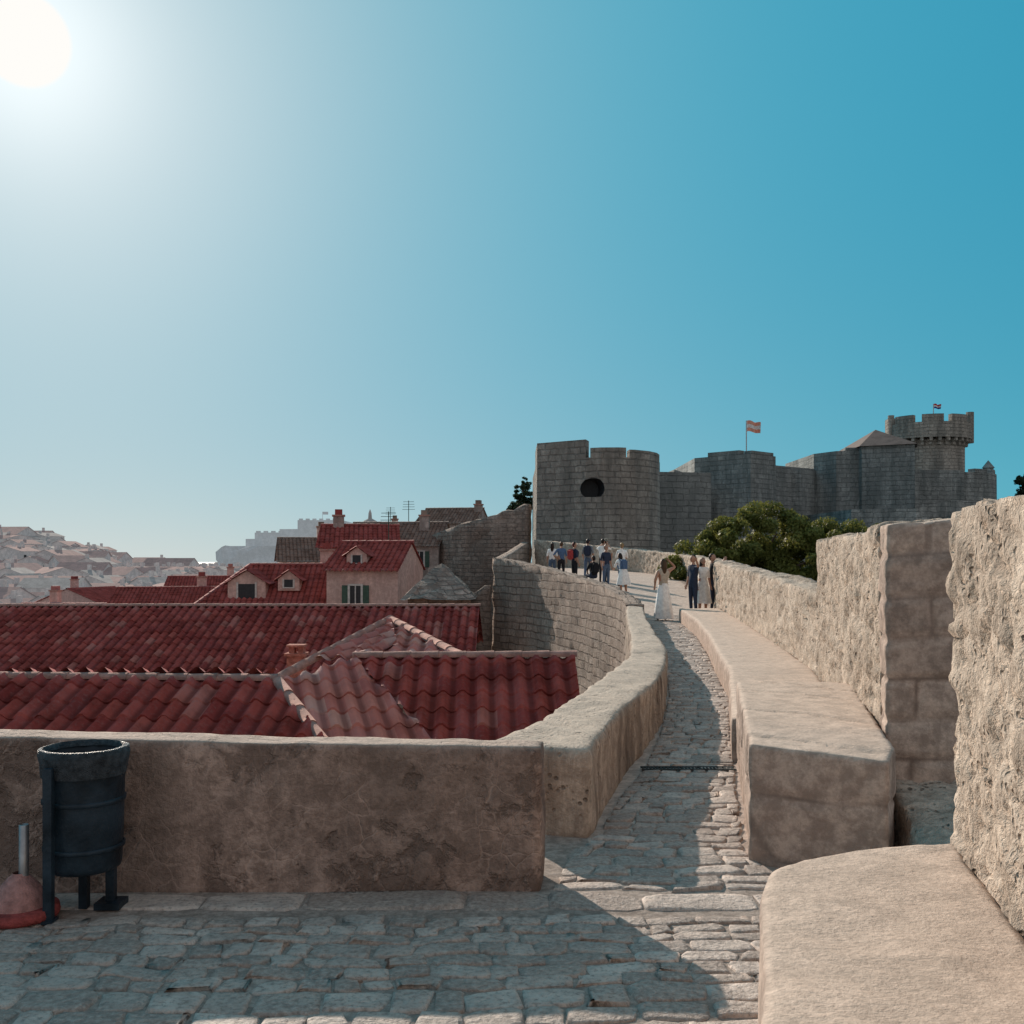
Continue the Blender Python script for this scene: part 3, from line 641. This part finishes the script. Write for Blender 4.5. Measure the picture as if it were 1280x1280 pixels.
build('curtain_wall',[([(13,82),(17.5,92.5),(17.5,100),(12,100)],-14,8.9,0),([(23.2,92),(29.5,97),(29.5,104),(23.2,104)],-14,10.2,0),([(25.6,94),(26.4,93.6),(29,96.5),(28.5,98)],-14,10.0,.05)],'tower2')
build('angular_tower',[([(28.3,96),(29.6,93.5),(32.4,93.2),(33,96),(33,106),(28.3,106)],-14,11.6,.03)],'tower2',mer=[([(29.6,93.5),(32.4,93.2)],11.6,11.9,1.2,.4)])
build('hipped_roof_tower',[([(31.6,92.5),(35.6,90.5),(36.4,93),(36.4,100),(31.6,100)],-14,11.9,.02)],'tower2',roofs=[([(31.3,92.3),(35.7,90.1),(36.8,93),(36.8,100.4),(31.3,100.4)],11.9,(33.9,95.5,13.8))])
build('round_terrace_bastion',[(ring(43.5,105,5.6,28),-14,10.2,.04),([(37,98),(43.5,98.6),(46,110),(37,110)],-14,10.3,0)],'tower2',mer=[([ (44.5,99.3),(47,100.5),(48.8,103.2),(49.1,105.5)],10.2,10.6,1.7,.5)])
bm=bmesh.new(); prism(bm,ring(47.9,103.0,.5,10),8.2,10.9,0)
A=[bm.verts.new((x,y,10.9)) for x,y in ring(47.9,103.0,.62,10)]; t=bm.verts.new((47.9,103,11.7))
for i in range(10): bm.faces.new([A[i],A[(i+1)%10],t])
finish('corner_turret',bm,[M['tower2']])
build('lower_bailey_wall',[([(26.5,80),(31,78.5),(34,79.5),(42,84),(42,95),(26,95)],-14,lambda p:5.6 if p[0]<32 else 6.3,0),([(33.2,78.4),(34.4,77.8),(43,84),(42,86)],-14,5.1,0),([(19,86),(26.6,80.2),(28,90),(20,92)],-14,4.0,0)],'tower2')
bm=bmesh.new(); bm.loops.layers.uv.verify()
cx,cy=45.9,113
prism(bm,ring(cx,cy,3.75,36),-14,14.6,0)
NB=30
for i in range(NB):
    a=2*math.pi*i/NB; Mx=Matrix.Translation((cx,cy,0))@Matrix.Rotation(a,4,'Z')
    box(bm,3.7,4.05,-.16,.16,14.0,14.75,0,Mx); box(bm,4.05,4.4,-.16,.16,14.4,14.75,0,Mx)
prism(bm,ring(cx,cy,4.45,36),14.75,16.4,0)
for i in range(9):
    a=2*math.pi*i/9
    for k in range(5):
        a0=a+.0+k*.1; p=[(cx+r_*math.cos(t),cy+r_*math.sin(t)) for r_,t in ((4.45,a0),(4.45,a0+.1),(3.8,a0+.1),(3.8,a0))]
        prism(bm,p,16.39,17.2,0)
prism(bm,ring(cx+4.45,cy-.4,.42,10),14.5,17.9,0); prism(bm,ring(cx-4.3,cy-.6,.35,10),14.5,17.5,0)
finish('crowned_round_tower',bm,[M['tower']])
def flag(name,x,y,z0,z1,w,h,cols,curl=1):
    bm=bmesh.new()
    prism(bm,ring(x,y,.05,8),z0,z1,0)
    nx,nz=14,9; G=[[bm.verts.new((x+.06+w*i/nx,y+math.sin(i*.7+j*.15)*.12*i/nx*2,z1-h+h*j/nz-.22*h*(i/nx)**1.5+.05*math.sin(i*.6))) for i in range(nx+1)] for j in range(nz+1)]
    for j in range(nz):
        for i in range(nx):
            f=bm.faces.new([G[j][i],G[j][i+1],G[j+1][i+1],G[j+1][i]]); f.material_index=1+j//3
    ob=finish(name,bm,[M['metal']]+cols); return ob
red=simple('flag_red',(.5,.03,.04)); wht=simple('flag_white',(.75,.72,.7)); blu=simple('flag_blue',(.03,.05,.3)); org=simple('flag_orange',(.8,.36,.26))
flag('flag',20.6,90,10.5,13.9,1.15,.95,[org,wht,org])
flag('flag',46.3,112.5,16.4,18.8,.7,.5,[blu,wht,red])
bm=bmesh.new(); nx,ny=60,40
G=[[bm.verts.new((lerp(9,150,i/nx),lerp(36,150,j/ny),0)) for i in range(nx+1)] for j in range(ny+1)]
for r_ in G:
    for v in r_:
        x,y=v.co.x,v.co.y; v.co.z=-16+14*sstep(9,16,x)*sstep(36,55,y)*sstep(150,120,x)*sstep(150,120,y)+noise.noise(Vector((x*.1,y*.1,0)))*.8
for j in range(ny):
    for i in range(nx): bm.faces.new([G[j][i],G[j][i+1],G[j+1][i+1],G[j+1][i]])
finish('fortress_hill',bm,[M['ground']],True)
# ============================================================ TREES
def limb(bm,a,b,r0,r1,n=7):
    a=Vector(a);b=Vector(b);d=(b-a).normalized(); s=d.orthogonal().normalized(); t=d.cross(s); A=[];B=[]
    for i in range(n):
        c,sn=math.cos(2*math.pi*i/n),math.sin(2*math.pi*i/n); A.append(bm.verts.new(a+(s*c+t*sn)*r0)); B.append(bm.verts.new(b+(s*c+t*sn)*r1))
    for i in range(n): f=bm.faces.new([A[i],A[(i+1)%n],B[(i+1)%n],B[i]]); f.material_index=1; f.smooth=True
def tree(name,base,fork,clumps,nl,ls,mat='leaf',tr=.25):
    bm=bmesh.new(); la=bm.verts.layers.float.new('cell')
    mid=Vector(base).lerp(Vector(fork),.5)+Vector((.15,.1,0)); limb(bm,base,mid,tr,tr*.8); limb(bm,mid,fork,tr*.8,tr*.6)
    tot=sum(c[1]**2 for c in clumps)
    for c,r,sq in clumps:
        c=Vector(c); m2=Vector(fork).lerp(c,.5)+Vector((R.uniform(-.2,.2),R.uniform(-.2,.2),.1)); limb(bm,fork,m2,tr*.45,tr*.25); limb(bm,m2,c,tr*.25,tr*.08)
        sub=[]
        for _ in range(14):
            d=Vector((R.gauss(0,1),R.gauss(0,1),R.gauss(0,1))).normalized(); sub.append((c+Vector((d.x,d.y,d.z*sq))*r*R.uniform(.55,.95),r*R.uniform(.25,.42),R.random()))
        n=int(nl*r*r/tot)
        for _ in range(n):
            sc_,sr,sh=R.choice(sub); d=Vector((R.gauss(0,1),R.gauss(0,1),R.gauss(0,1))).normalized()
            p=sc_+Vector((d.x,d.y,d.z*.75))*sr*(R.random()**.4)
            nrm=(d+Vector((R.gauss(0,.6),R.gauss(0,.6),R.gauss(0,.6)))).normalized(); s=nrm.orthogonal().normalized(); s.rotate(Matrix.Rotation(R.random()*6.28,3,nrm)); t=nrm.cross(s); w=ls*R.uniform(.5,1.2)
            col=max(0,min(1,.35*sh+.35*R.random()+.3*(d.z*.5+.5)))  # clump tops coloured lighter to imitate sunlit foliage, plus random tone
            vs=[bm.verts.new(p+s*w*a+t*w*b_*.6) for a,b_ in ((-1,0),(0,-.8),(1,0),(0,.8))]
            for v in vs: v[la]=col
            bm.faces.new(vs)
    return finish(name,bm,[M[mat],M['bark']])
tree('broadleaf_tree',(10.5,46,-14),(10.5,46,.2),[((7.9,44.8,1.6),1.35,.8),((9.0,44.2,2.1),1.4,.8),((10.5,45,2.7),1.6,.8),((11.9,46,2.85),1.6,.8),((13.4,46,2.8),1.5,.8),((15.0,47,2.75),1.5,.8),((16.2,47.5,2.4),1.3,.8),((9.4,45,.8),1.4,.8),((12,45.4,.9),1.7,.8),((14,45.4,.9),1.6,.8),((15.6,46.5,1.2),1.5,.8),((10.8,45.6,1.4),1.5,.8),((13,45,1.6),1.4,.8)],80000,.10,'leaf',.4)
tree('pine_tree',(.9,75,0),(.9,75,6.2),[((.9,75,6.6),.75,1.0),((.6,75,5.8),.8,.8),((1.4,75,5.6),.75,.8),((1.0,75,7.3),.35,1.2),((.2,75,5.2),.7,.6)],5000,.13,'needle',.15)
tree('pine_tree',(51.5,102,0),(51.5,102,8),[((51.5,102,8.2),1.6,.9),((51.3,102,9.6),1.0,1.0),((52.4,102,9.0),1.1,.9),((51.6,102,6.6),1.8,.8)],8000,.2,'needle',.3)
# ============================================================ LITTER BIN
def lathe(bm,cx,cy,prof,mi=0,n=32,ripple=0):
    prev=None
    for r,z in prof:
        rg=[bm.verts.new((cx+(r+ripple*math.sin(i*5.1+z*30))*math.cos(2*math.pi*i/n),cy+(r+ripple*math.sin(i*3.3+z*20))*math.sin(2*math.pi*i/n),z)) for i in range(n)]
        if prev:
            for i in range(n): f=bm.faces.new([prev[i],prev[(i+1)%n],rg[(i+1)%n],rg[i]]); f.material_index=mi; f.smooth=True
        prev=rg
    return prev
bm=bmesh.new(); bx,by=-2.03,4.86
lathe(bm,bx,by,[(.0,.19),(.15,.19),(.165,.20),(.17,.22),(.18,.5),(.183,.68),(.19,.70),(.19,.745),(.186,.755),(.178,.755),(.176,.70),(.17,.4),(.15,.25),(0,.24)])
for z in (.30,.52): lathe(bm,bx,by,[(.170+z*.02,z-.012),(.178+z*.02,z-.008),(.178+z*.02,z+.008),(.170+z*.02,z+.012)])
lathe(bm,bx,by,[(.170,.74),(.182,.768),(.197,.765),(.203,.735),(.198,.70),(.193,.64)],mi=1,ripple=.005)
box(bm,bx-.10,bx-.06,by-.215,by-.18,.0,.70,0); box(bm,bx-.13,bx-.05,by-.235,by-.16,0,.014,0)
box(bm,bx+.10,bx+.14,by+.0,by+.04,.0,.195,0); box(bm,bx+.06,bx+.18,by-.04,by+.08,.0,.03,0)
box(bm,bx-.02,bx+.02,by-.02,by+.02,.0,.195,0)
bag=simple('bin_liner',(.06,.07,.08),.25,var=.5,s=30,bump=1)
finish('litter_bin',bm,[M['black'],bag])
bm=bmesh.new(); px,py=-2.27,4.72
lathe(bm,px,py,[(0,.010),(.17,.010),(.175,.028),(.17,.055),(.12,.06)],0)
lathe(bm,px,py,[(.125,.055),(.115,.10),(.085,.15),(.05,.19),(.034,.20),(.03,.21)],1)
lathe(bm,px+.02,py,[(.022,.19),(.022,.43),(.018,.432),(.017,.40)],2,n=16)
finish('parasol_base',bm,[M['rust'],M['conc'],M['metal']])
# ============================================================ PEOPLE
skinm=simple('skin',(.42,.24,.17),.55,var=.08); eye=simple('eye_dark',(.02,.015,.012),.4)
def cloth(n,c): return simple('cloth_'+n,c,.85,var=.2,s=12,bump=.3)
CL={'white':cloth('white',(.85,.82,.79)),'navy':cloth('navy',(.03,.04,.07)),'black':cloth('black',(.02,.02,.024)),'grey':cloth('grey',(.22,.23,.25)),'blue':cloth('blue',(.08,.14,.25)),'denim':cloth('denim',(.09,.13,.20)),'beige':cloth('beige',(.45,.38,.30)),'teal':cloth('teal',(.10,.25,.27)),'red':cloth('red',(.4,.06,.06))}
HR={'dark':simple('hair_dark',(.025,.016,.012),.5),'brown':simple('hair_brown',(.08,.045,.025),.5),'blond':simple('hair_blond',(.30,.20,.10),.5)}
SHOE=simple('shoes',(.10,.09,.09),.6)
def person(name,loc,yaw,H=1.7,top='white',bot='denim',hair='dark',longhair=False,sleeves='short',shorts=False,skirt=None,pose='stand',pack=None,hat=False):
    j={'pel':(0,0,.95),'wai':(0,0,1.10),'che':(0,0,1.30),'nek':(0,.01,1.47),'hd':(0,0,1.56)}
    for s,t in ((-1,'l'),(1,'r')):
        j['sh'+t]=(s*.165,0,1.40); j['el'+t]=(s*.225,.03,1.13); j['wr'+t]=(s*.235,-.05,.89)
        j['hi'+t]=(s*.085,0,.90); j['kn'+t]=(s*.10,-.01,.49); j['an'+t]=(s*.11,.02,.09); j['to'+t]=(s*.13,-.13,.035)
    def up(d): j.update(d)
    if pose=='photo': up({'ell':(-.29,-.16,1.33),'wrl':(-.12,-.32,1.55),'elr':(.29,-.16,1.33),'wrr':(.12,-.32,1.55)})
    if pose=='point': up({'elr':(.36,-.12,1.42),'wrr':(.50,-.30,1.58)})
    if pose=='hair': up({'ell':(-.40,0,1.52),'wrl':(-.20,.02,1.68),'elr':(.28,.02,1.15),'wrr':(.20,-.12,.98)})
    if pose=='walk': up({'knl':(-.10,-.18,.50),'anl':(-.11,-.16,.09),'tol':(-.12,-.31,.04),'knr':(.10,.05,.48),'anr':(.11,.28,.12),'tor':(.12,.16,.035),'ell':(-.23,.12,1.14),'wrl':(-.22,.04,.92),'elr':(.23,-.07,1.13),'wrr':(.21,-.24,.97)})
    if pose=='hip': up({'elr':(.36,.06,1.17),'wrr':(.17,-.03,1.03)})
    if pose=='phone': up({'elr':(.23,-.05,1.14),'wrr':(.12,-.27,1.25),'ell':(-.23,-.03,1.14),'wrl':(-.06,-.27,1.20)})
    if pose=='lean': up({'wai':(0,-.05,1.09),'che':(0,-.16,1.26),'nek':(0,-.24,1.40),'hd':(0,-.30,1.47),'shl':(-.165,-.18,1.35),'shr':(.165,-.18,1.35),'ell':(-.22,-.30,1.12),'wrl':(-.16,-.50,1.04),'elr':(.22,-.30,1.12),'wrr':(.16,-.50,1.04)})
    if pose=='sit':
        dz=-.47
        for k in ('pel','wai','che','nek','hd','shl','shr'): j[k]=(j[k][0],j[k][1],j[k][2]+dz)
        up({'hil':(-.09,0,.44),'hir':(.09,0,.44),'knl':(-.13,-.42,.50),'knr':(.13,-.42,.50),'anl':(-.12,-.44,.09),'anr':(.12,-.44,.09),'tol':(-.13,-.60,.04),'tor':(.13,-.60,.04),'ell':(-.22,-.12,.70),'wrl':(-.12,-.33,.58),'elr':(.22,-.12,.70),'wrr':(.12,-.33,.58)})
    rad={'pel':.135,'wai':.115,'che':.135,'nek':.052,'hd':.055,'sh':.066,'el':.043,'wr':.028,'hi':.095,'kn':.06,'an':.042,'to':.036}
    names=list(j); idx={n:i for i,n in enumerate(names)}
    vs=[Vector(j[n]) for n in names]; rs=[rad.get(n) or rad[n[:2]] for n in names]
    ed=[('pel','wai'),('wai','che'),('che','nek'),('nek','hd')]; lab={('pel','wai'):1,('wai','che'):1,('che','nek'):1,('nek','hd'):0}
    for t in 'lr':
        for a,b,l in (('che','sh',1),('sh','el',1 if sleeves!='none' else 0),('el','wr',1 if sleeves=='long' else 0),('pel','hi',2),('hi','kn',2),('kn','an',0 if (shorts or skirt) else 2),('an','to',4)):
            a2=a if a in('che','pel') else a+t; ed.append((a2,b+t)); lab[(a2,b+t)]=l
    E=[(idx[a],idx[b]) for a,b in ed]; roots=[idx['pel']]; segs=[(vs[idx[a]],vs[idx[b]],lab[(a,b)]) for a,b in ed]
    for t,s in (('l',-1),('r',1)):
        w=Vector(j['wr'+t]); d=(w-Vector(j['el'+t])).normalized(); sd=d.cross(Vector((0,1,0)) if abs(d.y)<.8 else Vector((1,0,0))).normalized(); up_=d.cross(sd)
        pm=len(vs); vs.append(w+d*.085); rs.append(.03); E.append((idx['wr'+t],pm)); segs.append((w,vs[pm],0))
        for k,(o_,ln) in enumerate(((-.030,.055),(-.010,.07),(.010,.075),(.028,.068))):
            b0=w+d*.075+up_*o_; c1=b0+d*ln*.5+sd*.006; c2=b0+d*ln+sd*.025; i0=len(vs); vs+= [b0,c1,c2]; rs+=[.011,.009,.008]; E+=[(i0,i0+1),(i0+1,i0+2)]; roots.append(i0); segs+= [(b0,c2,0)]
        b0=w+d*.03+up_*.02; c1=b0+d*.03+up_*.03; c2=c1+d*.03+up_*.008; i0=len(vs); vs+=[b0,c1,c2]; rs+=[.013,.011,.009]; E+=[(i0,i0+1),(i0+1,i0+2)]; roots.append(i0); segs.append((b0,c2,0))
    me=bpy.data.meshes.new('p'); me.from_pydata(vs,E,[]); ob=bpy.data.objects.new('p',me); COL.objects.link(ob)
    ob.modifiers.new('s','SKIN'); sv=me.skin_vertices[0].data
    for i,r_ in enumerate(rs):
        f=1.12 if i<3 else 1.0
        sv[i].radius=(r_*f,r_*(.85 if i<3 else 1)); sv[i].use_root=(i in roots)
    ss=ob.modifiers.new('u','SUBSURF'); ss.levels=1
    dg=bpy.context.evaluated_depsgraph_get(); bme=bpy.data.meshes.new_from_object(ob.evaluated_get(dg)); bpy.data.objects.remove(ob)
    bm=bmesh.new(); bm.from_mesh(bme)
    for f in bm.faces:
        f.smooth=True; c=f.calc_center_median(); best=9;bl=1
        for a,b,l in segs:
            ab=b-a; t=max(0,min(1,(c-a).dot(ab)/max(1e-9,ab.length_squared))); dd=(c-a-ab*t).length
            if dd<best: best=dd;bl=l
        f.material_index=bl
    hip=Vector(j['pel'])
    for f in bm.faces:
        if f.material_index==1 and f.calc_center_median().z<hip.z+.04: f.material_index=2
    hc=Vector(j['hd'])+Vector((0,-.01,.075))
    def sph(c,sx,sy,sz,mi,cond=None,n=14):
        r_=bmesh.ops.create_uvsphere(bm,u_segments=n,v_segments=n-4,radius=1)
        for v in r_['verts']:
            v.co=Vector((v.co.x*sx,v.co.y*sy,v.co.z*sz))
            if mi==0 and n>10 and v.co.z<0: v.co.x*=1+v.co.z*2.0
            v.co+=c
        fs=set(f for v in r_['verts'] for f in v.link_faces)
        for f in fs: f.material_index=mi; f.smooth=True
        if cond:
            dl=[v for v in r_['verts'] if not cond(v.co-c)]; bmesh.ops.delete(bm,geom=dl,context='VERTS')
    sph(hc,.075,.092,.112,0)
    sph(hc+Vector((0,-.093,-.012)),.012,.016,.02,0,n=8)
    for s in (-1,1):
        sph(hc+Vector((s*.03,-.083,.008)),.011,.006,.007,5,n=8); sph(hc+Vector((s*.075,.0,-.005)),.01,.018,.028,0,n=8)
    sph(hc+Vector((0,-.082,-.052)),.022,.006,.006,6,n=8)
    sph(hc+Vector((0,.012,.014)),.084,.098,.112,3,cond=lambda c:c.z>.02-c.y*1.2 or c.y>.03)
    if longhair:
        lathe(bm,hc.x,hc.y+.055,[(.07,hc.z+.05),(.085,hc.z-.03),(.085,hc.z-.12),(.075,hc.z-.22),(.04,hc.z-.30),(.0,hc.z-.32)],3,n=12,ripple=.004)
    if hat:
        lathe(bm,hc.x,hc.y,[(.15,hc.z+.03),(.14,hc.z+.045),(.085,hc.z+.05),(.08,hc.z+.12),(0,hc.z+.135)],7,n=16)
    if skirt:
        hem,hr=skirt; prev=None; n=36
        for k in range(9):
            t=k/8; z=lerp(1.06,hem,t); r0=lerp(.125,hr,t**.8 if t>0 else 0); rg=[]
            for i in range(n):
                a=2*math.pi*i/n; rr_=r0*(1+.10*t*math.sin(a*7+.6)+.05*t*math.sin(a*3)); rg.append(bm.verts.new((rr_*math.cos(a)*1.05,rr_*math.sin(a)*.9,z+.01*math.sin(a*5)*t)))
            if prev:
                for i in range(n): f=bm.faces.new([prev[i],prev[(i+1)%n],rg[(i+1)%n],rg[i]]); f.material_index=2; f.smooth=True
            prev=rg
    if pack:
        c=Vector(j['che']); r_=bmesh.ops.create_cube(bm,size=1,matrix=Matrix.Translation(c+Vector((0,.20,-.05)))@Matrix.Diagonal((.28,.17,.42,1)))
        fs=list(set(f for v in r_['verts'] for f in v.link_faces)); es=list(set(e for f in fs for e in f.edges))
        for f in fs: f.material_index=7
        bmesh.ops.bevel(bm,geom=es,offset=.05,segments=3,affect='EDGES',material=7)
        for s in (-1,1):
            pts=[c+Vector((s*.10,.13,.12)),c+Vector((s*.10,.02,.175)),c+Vector((s*.11,-.13,.05)),c+Vector((s*.13,-.08,-.15)),c+Vector((s*.12,.12,-.2))]
            for a,b in zip(pts,pts[1:]):
                k0=len(bm.faces); limb(bm,a,b,.02,.02,6); bm.faces.ensure_lookup_table()
                for f in bm.faces[k0:]: f.material_index=7
    bmesh.ops.scale(bm,verts=bm.verts,vec=(H/1.73,)*3)
    bmesh.ops.rotate(bm,verts=bm.verts,cent=(0,0,0),matrix=Matrix.Rotation(math.radians(yaw),3,'Z'))
    bme2=[skinm,CL[top],CL[bot],HR[hair],SHOE,eye,CL['red'],CL[pack or 'beige']]
    o2=finish(name,bm,bme2)
    o2.location=loc; return o2
def gz(y):
    return lerp(0,.12,sstep(31,33,y)) if y<33 else (lerp(.12,.4,(y-33)/4.5) if y<37.5 else lerp(.4,.95,(y-37.5)/8.5))
def PX(x,y,**k):
    n=k.pop('name','tourist'); yaw=k.pop('yaw',0); person(n,(x,y,gz(y)+.0),yaw,**k)
PX(4.12,27.9,name='woman_in_white_skirt',yaw=205,H=1.66,top='beige',bot='white',hair='brown',longhair=True,sleeves='none',skirt=(.06,.27),pose='hair')
PX(5.38,30.4,name='man_in_dark_clothes',yaw=-60,H=1.78,top='navy',bot='navy',sleeves='short',pose='point')
PX(5.76,30.9,name='woman_in_white_dress',yaw=20,H=1.70,top='white',bot='white',longhair=True,skirt=(.35,.27),pose='stand')
PX(6.10,31.2,name='man_taking_photo',yaw=80,H=1.82,top='black',bot='navy',pose='photo')
PX(4.35,40.5,yaw=180,H=1.72,top='white',bot='denim',hair='blond',pose='phone')
PX(3.2,43.2,yaw=170,H=1.75,top='grey',bot='denim',pose='walk',pack='navy')
PX(3.75,42.2,yaw=160,H=1.8,top='white',bot='black',pose='photo')
PX(3.2,40.2,yaw=200,H=1.68,top='black',bot='navy',pose='sit',pack='black')
PX(3.6,39.2,yaw=30,H=1.7,top='navy',bot='denim',pose='stand',hair='brown')
PX(3.98,36.6,name='woman_with_backpack',yaw=200,H=1.62,top='white',bot='white',longhair=True,skirt=(.45,.26),pose='lean',pack='blue')
PX(2.5,41.0,yaw=120,H=1.72,top='navy',bot='black',pose='stand',pack='red')
PX(2.05,42.6,yaw=190,H=1.66,top='blue',bot='black',pose='hip',hair='brown')
PX(1.7,43.2,yaw=170,H=1.6,top='white',bot='denim',pose='stand',longhair=True)
PX(4.0,43.5,yaw=180,H=1.74,top='beige',bot='grey',pose='walk',hat=True)
# ============================================================ LIGHT, SKY, CAMERA
S=Vector((-.4766,1,.508)).normalized(); el=math.asin(S.z); az=math.atan2(S.x,S.y)
sd=bpy.data.lights.new('sun','SUN'); sd.energy=5.0; sd.angle=math.radians(.5); sd.color=(1,.86,.73)
so=bpy.data.objects.new('sun',sd); COL.objects.link(so); so.rotation_euler=S.to_track_quat('Z','Y').to_euler(); so.location=(-20,40,30)
w=bpy.data.worlds.new('World'); scene.world=w; w.use_nodes=True; nt=w.node_tree; nt.nodes.clear()
sky=nd(nt,'ShaderNodeTexSky',{'sky_type':'NISHITA','sun_disc':False,'sun_elevation':el,'sun_rotation':az,'air_density':1.0,'dust_density':.6,'ozone_density':2.0})
dr=nd(nt,'ShaderNodeTexCoord').outputs['Generated']
dot=nd(nt,'ShaderNodeVectorMath',{'operation':'DOT_PRODUCT'},{0:dr,1:tuple(S)}).outputs['Value']
dp=mth(nt,'MAXIMUM',dot,0.0)
z=mth(nt,'MAXIMUM',nd(nt,'ShaderNodeSeparateXYZ',None,{0:dr}).outputs[2],0.0)
base=mixc(nt,mth(nt,'POWER',dp,2.3),(.010,.27,.44),(.065,.45,.61))
base=mixc(nt,mth(nt,'MULTIPLY',mth(nt,'POWER',dp,15.0),.95),base,(.44,.60,.65))
hzn=mth(nt,'POWER',2.718,mth(nt,'MULTIPLY',z,-7.5))
hcol=mixc(nt,mth(nt,'POWER',dp,5.0),(.07,.48,.60),(.82,.75,.74))
base=mixc(nt,mth(nt,'MULTIPLY',hzn,.92),base,hcol)
# unseen sky opposite the sun, paled and brightened as added fill light
back_fill=nd(nt,'ShaderNodeMapRange',{'interpolation_type':'SMOOTHSTEP'},{0:dot,1:.6,2:-.25}).outputs[0]
base=mixc(nt,back_fill,base,(.48,.49,.51))
nis=nd(nt,'ShaderNodeVectorMath',{'operation':'SCALE'},{0:sky.outputs[0],'Scale':.06}).outputs[0]
base=mixc(nt,.10,base,nis)
def addg(c,p,s,col):
    k=mth(nt,'MULTIPLY',mth(nt,'POWER',dp,p),s)
    v=nd(nt,'ShaderNodeVectorMath',{'operation':'SCALE'},{0:col,'Scale':k}).outputs[0]
    return nd(nt,'ShaderNodeVectorMath',{'operation':'ADD'},{0:c,1:v}).outputs[0]
base=addg(base,55.0,.20,(1,.84,.80)); base=addg(base,300.0,.26,(1,.92,.88))
disc=rng(nt,dot,math.cos(math.radians(2.1)),math.cos(math.radians(1.9)))
base=mixc(nt,disc,base,(1.0,.98,.94))
bg=nd(nt,'ShaderNodeBackground',None,{'Color':base,'Strength':1.0}); ow=nd(nt,'ShaderNodeOutputWorld',None,{0:bg.outputs[0]})
cd=bpy.data.cameras.new('camera'); cd.lens=36; cd.sensor_width=36; cd.shift_y=60/1280; cd.clip_end=20000; cd.clip_start=.05
co=bpy.data.objects.new('camera',cd); COL.objects.link(co); co.location=(0,0,1.65); co.rotation_euler=(math.pi/2,0,0); scene.camera=co
scene.view_settings.view_transform='Standard'; scene.view_settings.look='None'; scene.view_settings.exposure=0
